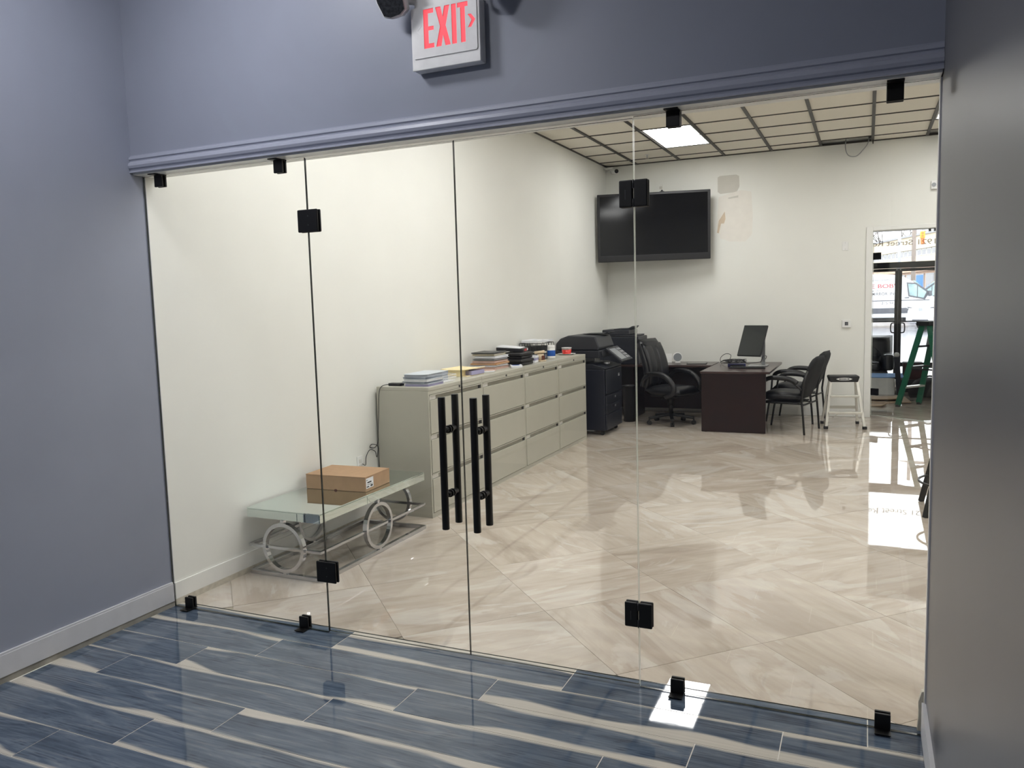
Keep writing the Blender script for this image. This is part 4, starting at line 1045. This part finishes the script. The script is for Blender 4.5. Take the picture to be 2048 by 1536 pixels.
# white crate with blue blanket and the armchair behind
t = thing('white_crate', 'low white crate on the entry floor in front of the dark armchair', 'crate', (3.40, 11.14, 0))
part('side', MB().box(-.50, .50, -.35, -.33, 0, .25).box(-.50, .50, .33, .35, 0, .25), 'white_plastic', t); part('side', MB().box(-.50, -.48, -.33, .33, 0, .25).box(.48, .50, -.33, .33, 0, .25), 'white_plastic', t)
part('lid', MB().box(-.50, .50, -.35, .35, .25, .262), 'white_plastic', t)
t = single('moving_blanket', sheaf(.56, .34, .012, .004), 'blue_blanket', 'blue moving blanket spread over the white crate', 'blanket', loc=(3.47, 11.16, .264))
am = thing('armchair', 'dark leather armchair behind the white crate by the storefront', 'armchair', (3.42, 12.05, 0))
part('base', MB().box(-.40, .40, -.36, .36, .02, .30), 'leather', am, bevel=.04, seg=3)
part('seat_cushion', MB().box(-.28, .28, -.38, .20, .305, .45), 'leather', am, bevel=.05, seg=3)
part('backrest', MB().pillow([(0, .18+.14*k/8, .30+.57*k/8) for k in range(9)], [(0, -1, .2)]*9, (1, 0, 0), [.48]*9, .26, 12, p=8), 'leather', am)
for s in (-1, 1): part('arm', MB().box(s*.40-.095, s*.40+.095, -.37, .30, .30, .58), 'leather', am, bevel=.06, seg=3)
part('throw', MB().pillow([(.0+.0*k, -.02+.03*k, .49+.035*k) for k in range(7)], [(0, -1, .5)]*7, (1, 0, 0), [.26, .29, .30, .28, .24, .2, .15], .07, 10), 'chair_fabric', am, 'crumpled grey cloth')
t = thing('leaning_post', 'tall dark post with a white knob standing before the storefront mullion', 'post', (3.955, 10.56, 0))
part('shaft', MB().prism([(-.03, 0), (.04, 0), (-.005, .62), (-.085, .62)], -.03, .03, axes='xzy'), 'navy_post', t, bevel=.008)
part('knob', MB().lathe([(0, .0), (.03, .0), (.042, .03), (.03, .062), (0, .07)], c=(-.045, 0, .6205), n=16), 'white_plastic', t, 'white rounded knob')
for k, (x, y, hx_, hy_, rz, lb) in enumerate(((3.56, 9.95, .50, .30, .1, 'largest flattened cardboard sheet on the entry floor'), (3.48, 9.42, .26, .14, -.25, 'small torn cardboard sheet nearest the glass door'))):
    t = single('cardboard_sheet', sheaf(hx_, hy_, .007, .02), 'cardboard_flat', lb, 'cardboard', 'cardboard on the entry floor', loc=(x, y-.0, .001), rz=rz)
t = single('cardboard_sheet', sheaf(.34, .2, .007, .03), 'cardboard_flat', 'upper cardboard sheet lying on the largest one', 'cardboard', 'cardboard on the entry floor', loc=(3.60, 10.05, .03), rz=-.12)
t = thing('tool_bag', 'black tool bag on the entry floor behind the ladder', 'bag', (4.33, 10.30, 0), .2)
part('body', MB().pillow([(0, 0, .02+.30*k/8) for k in range(9)], [(0, 1, 0)]*9, (1, 0, 0), [.24, .26, .27, .27, .26, .24, .21, .17, .12], .30, 12), 'bag_black', t)
part('strap', MB().tube(smooth_pts([(-.16, -.12, .16), (-.12, -.13, .30), (0, -.10, .36), (.12, -.13, .30), (.16, -.12, .16)], 5), .012, 6), 'bag_black', t)
part('buckle', MB().box(-.155, -.125, -.155, -.148, .08, .12), 'silver', t)
t = thing('maroon_box', 'dark maroon box standing on a black case behind the ladder', 'box', (4.17, 11.35, .20))
part('carton', MB().box(-.14, .14, -.12, .12, 0, .26), 'maroon', t, bevel=.004); part('lid', MB().box(-.142, .142, -.122, .122, .261, .275), 'bag_black', t)
t = thing('black_case', 'low black case under the dark maroon box', 'case', (4.22, 11.35, 0))
part('shell', MB().box(-.26, .28, -.18, .18, 0, .195), 'bag_black', t, bevel=.02, seg=3); part('latch', MB().box(-.03, .03, -.186, -.181, .09, .13), 'silver', t)

# ================================================================== OUTSIDE
g = struct('ground', MB().box(-60, 80, 16.5, 130, -.20, -.05), 'asphalt')
struct('ground_walk', MB().box(-20, 30, EY+.07, 16.5, -.20, -.02), 'concrete_walk')
def wheel(parent, x, y, r=.34, w=.22):
    wl = part('wheel', MB().cyl((x, y-w/2, r-.05), (x, y+w/2, r-.05), r, n=28), 'tyre', parent)
    part('hub', MB().cyl((x, y-w/2-.006, r-.05), (x, y-w/2+.01, r-.05), r*.6, n=20), 'silver', wl)
def van(loc, label, lettered, rz=0, s=1):
    F = Matrix.Scale(s, 4, (1, 0, 0))
    t = thing('cargo_van', label, 'van', loc, rz)
    # local: +x forward, near side is y = 0; origin under the nose-side reference
    side = [(-4.2, .38), (2.45, .38), (2.62, .55), (2.62, 1.0), (2.45, 1.25), (1.95, 1.50), (1.62, 1.78), (1.25, 2.15), (.85, 2.38), (.35, 2.50), (-.4, 2.54), (-4.1, 2.54), (-4.2, 2.4)]
    part('body', MB().prism(side, 0, 2.0, T=F, axes='xzy'), 'van_white', t, bevel=.09, seg=3)
    win = [(1.06, 2.03), (1.37, 2.0), (1.86, 1.62), (1.74, 1.34), (1.14, 1.48)]
    w_ = part('window', MB().prism([(.99, 2.1), (1.42, 2.07), (2.0, 1.62), (1.80, 1.26), (1.08, 1.42)], -.012, .01, T=F, axes='xzy'), 'van_grey', t)
    part('pane', MB().prism(win, -.02, -.011, T=F, axes='xzy'), 'vehicle_glass', w_)
    part('pillar', MB().box(1.45, 1.49, -.026, -.0205, 1.40, 1.93, T=F), 'van_grey', w_)
    part('mirror', MB().box(1.93, 2.08, -.26, -.02, 1.42, 1.68, T=F), 'van_grey', t, bevel=.03)
    part('belt_moulding', MB().box(-4.1, 2.0, -.012, .002, 1.22, 1.26, T=F), 'van_grey', t)
    part('side_cladding', MB().box(-4.15, 1.15, -.03, .0, .62, .88, T=F), 'van_grey', t)
    part('sill', MB().box(-4.1, 2.4, .0, .05, .24, .40, T=F), 'tyre', t)
    part('door_handle', MB().box(.92, 1.12, -.025, -.002, 1.34, 1.39, T=F), 'van_grey', t)
    part('door_handle', MB().box(.50, .70, -.025, -.002, 1.36, 1.40, T=F), 'van_grey', t)
    part('windscreen', MB().prism([(2.0, 1.52), (1.30, 2.17), (1.33, 2.20), (2.03, 1.55)], .15, 1.85, T=F, axes='xzy'), 'vehicle_glass', t)
    part('headlight', MB().box(2.35, 2.632, .06, .35, .88, 1.14, T=F), 'clear_plastic', t)
    for x in (-3.2, 1.7):
        wheel(t, s*x, .13)
    if lettered:
        R = (PI/2, 0, 0)
        text('lettering', 'Family Locksmith', .17, 'van_black_text', t, (-.58, -.004, 2.20), R, shear=.25, fit=.92)
        text('lettering', "PEE WEE BOB'S", .30, 'van_red', t, (-2.42, -.004, 1.84), R, fit=2.92, bold=.012) if False else text('lettering', "E BOB'S", .27, 'van_red', t, (-.575, -.004, 1.86), R, fit=1.24, bold=.003)
        text('lettering', 'Est. 1937', .13, 'van_black_text', t, (-.58, -.004, 1.69), R, shear=.25, fit=.42)
        text('lettering', '& MIRROR, INC.', .20, 'van_black_text', t, (-.72, -.004, 1.51), R, fit=1.36, bold=.002)
        text('lettering', '215-943', .19, 'van_black_text', t, (-.10, -.004, 1.06), R, fit=.62)
    return t
van((4.23, 40, 0), 'white lettered cargo van parked outside the storefront', True)
van((8.15, 45.5, 0), 'second white van, farther back and partly behind the first', False, 0, -1)
# white car
t = thing('parked_car', 'white saloon car parked in front of the lettered van', 'car', (5.62, 34.9, 0), math.radians(-50))
prof = [(-.0, .28), (-.02, .55), (.0, .78), (.08, .98), (.9, 1.13), (1.6, 1.42), (2.4, 1.50), (3.4, 1.40), (4.1, 1.08), (4.5, .95), (4.55, .4), (4.4, .28)]
part('body', MB().prism(prof, -.86, .86, axes='yzx'), 'van_white', t, bevel=.10, seg=3)
part('windscreen', MB().prism([(.98, 1.15), (1.60, 1.425), (1.60, 1.445), (.95, 1.165)], -.68, .68, axes='yzx'), 'glass_painted_sky', t)
part('bumper', MB().box(-.84, .84, -.08, .05, .32, .62), 'van_white', t, bevel=.06, seg=3)
part('grille', MB().box(-.45, .45, -.085, -.06, .36, .46), 'van_grey', t)
part('number_plate', MB().box(-.09, .12, -.095, -.075, .80, .95), 'plate', t)
for s in (-1, 1):
    h_ = part('headlight', MB().prism([(s*.36, .98), (s*.80, 1.03), (s*.80, .93), (s*.40, .92)], -.04, .02, axes='xzy'), 'clear_plastic', t)
    part('lens_detail', MB().prism([(s*.50, .965), (s*.76, 1.0), (s*.76, .95), (s*.52, .94)], -.052, -.041, axes='xzy'), 'van_grey', h_)
for s in (-1, 1):
    for y in (.85, 3.7): part('wheel', MB().cyl((s*.88, y, .27), (s*.66, y, .27), .31, n=24), 'tyre', t)
# building across the street: a facade seen at a sharp angle
bl = thing('office_building', 'cream brick building with a window row across the street', 'building', (7.67, 56.76, 0), math.radians(108))
# local +x runs along the facade away from us, local -y is inside? facade plane at y=0, outside is -y
def bb(x0, x1, z0, z1, y0=0., y1=8.): return MB().box(x0, x1, y0, y1, z0, z1)
SG = 1
def fb(x0, x1, z0, z1, out=0., inn=6.):
    ys_ = sorted((SG*out, -SG*inn)); return MB().box(x0, x1, ys_[0], ys_[1], z0, z1)
part('upper_wall', fb(-3, 20, 4.62, 5.55, 0, 8), 'building_cream', bl)
part('parapet', fb(-3.2, 20.2, 5.55, 5.68, .12, 8.1), 'building_grey', bl)
part('window_band', fb(-3, 20, 4.12, 4.62, -.15, 7.9), 'building_grey', bl)
part('spandrel', fb(-3, 20, 3.05, 4.12, 0, 8), 'building_cream', bl)
part('spandrel_course', fb(-3, 20, 3.05, 3.4, .03, 8), 'building_orange', bl)
part('lower_wall', fb(-3, 20, -.1, 3.05, -.2, 7.9), 'building_orange', bl)
for k in range(27):
    x = -2.9+.82*k
    f_ = part('window', fb(x, x+.68, 4.16, 4.59, -.10, .16), 'white_trim', bl)
    part('pane', fb(x+.05, x+.63, 4.2, 4.55, -.09, .11), 'window_dark', f_)
for k in range(12):
    x = -2.7+1.7*k
    f_ = part('shop_window', fb(x, x+1.35, 1.2, 2.9, -.12, .21), 'building_grey', bl)
    part('pane', fb(x+.08, x+1.27, 1.3, 2.8, -.11, .13), 'shop_blue' if k == 3 else 'window_dark', f_, 'blue window' if k == 3 else None)
def tree(loc, seed, h, label):
    rnd = random.Random(seed); t = thing('bare_tree', label, 'tree', loc)
    tr = MB(); br = MB()
    tr.tube([(0, 0, -.1), (.05, 0, h*.2), (0, .05, h*.38)], [.22, .17, .14], 8)
    def grow(p, d, l, r, lev):
        q = p+d*l; m = (p+q)/2+Vector((rnd.uniform(-1, 1), rnd.uniform(-1, 1), 0))*l*.06
        br.tube([p, m, q], [r, r*.85, r*.65], 5)
        if lev <= 0: return
        for _ in range(3 if lev > 1 else 2):
            n = (d+Vector((rnd.uniform(-.8, .8), rnd.uniform(-.8, .8), rnd.uniform(-.1, .5)))).normalized()
            grow(q, n, l*rnd.uniform(.6, .8), r*.62, lev-1)
    for k in range(4):
        a = k*1.6+rnd.random(); grow(Vector((0, .05, h*.36)), Vector((math.cos(a)*.5, math.sin(a)*.5, .9)).normalized(), h*.2, .10, 4)
    part('trunk', tr, 'bark', t); part('branches', br, 'bark', t, kind='stuff')
tree((2.2, 92, -.1), 11, 13, 'bare tree showing above the left end of the building')
tree((5.9, 107, -.1), 12, 14.5, 'bare tree showing above the building behind the grey pole')
tree((10.6, 122, -.1), 15, 16.5, 'bare tree on the right, behind the traffic signal')
t = thing('street_pole', 'pale grey street pole rising past the building', 'pole', (5.27, 52, -.05)); part('shaft', MB().cyl((0, 0, 0), (0, 0, 9), .10, .085, 14), 'pole_grey', t); part('foot', MB().cyl((0, 0, 0), (0, 0, .25), .2, n=14), 'pole_grey', t)
t = thing('utility_pole', 'brownish wooden utility pole right of the grey pole', 'pole', (6.02, 51, -.05)); part('shaft', MB().cyl((0, 0, 0), (0, 0, 10), .13, .10, 14), 'pole_brown', t); part('cross_arm', MB().box(-1, 1, -.06, .06, 8.8, 8.95), 'pole_brown', t)
t = thing('traffic_signal', 'yellow traffic signal hanging over the street', 'traffic signal', (6.42, 50, 4.42))
part('housing', MB().box(-.13, .13, -.10, .10, .36, .75), 'signal_yellow', t, bevel=.02); part('lower_head', MB().box(-.10, .10, -.08, .08, 0, .35), 'signal_orange', t, bevel=.02)
for z in (.48, .64): part('lamp', MB().cyl((0, -.12, z), (0, -.10, z), .06, n=14), 'signal_orange', t)
part('span_wire', MB().tube([(-6, 0, 2.2), (0, 0, 1.7), (8, 0, 2.4)], .02, 5).cyl((0, 0, .75), (0, 0, 1.7), .02, n=6), 'pole_grey', t)
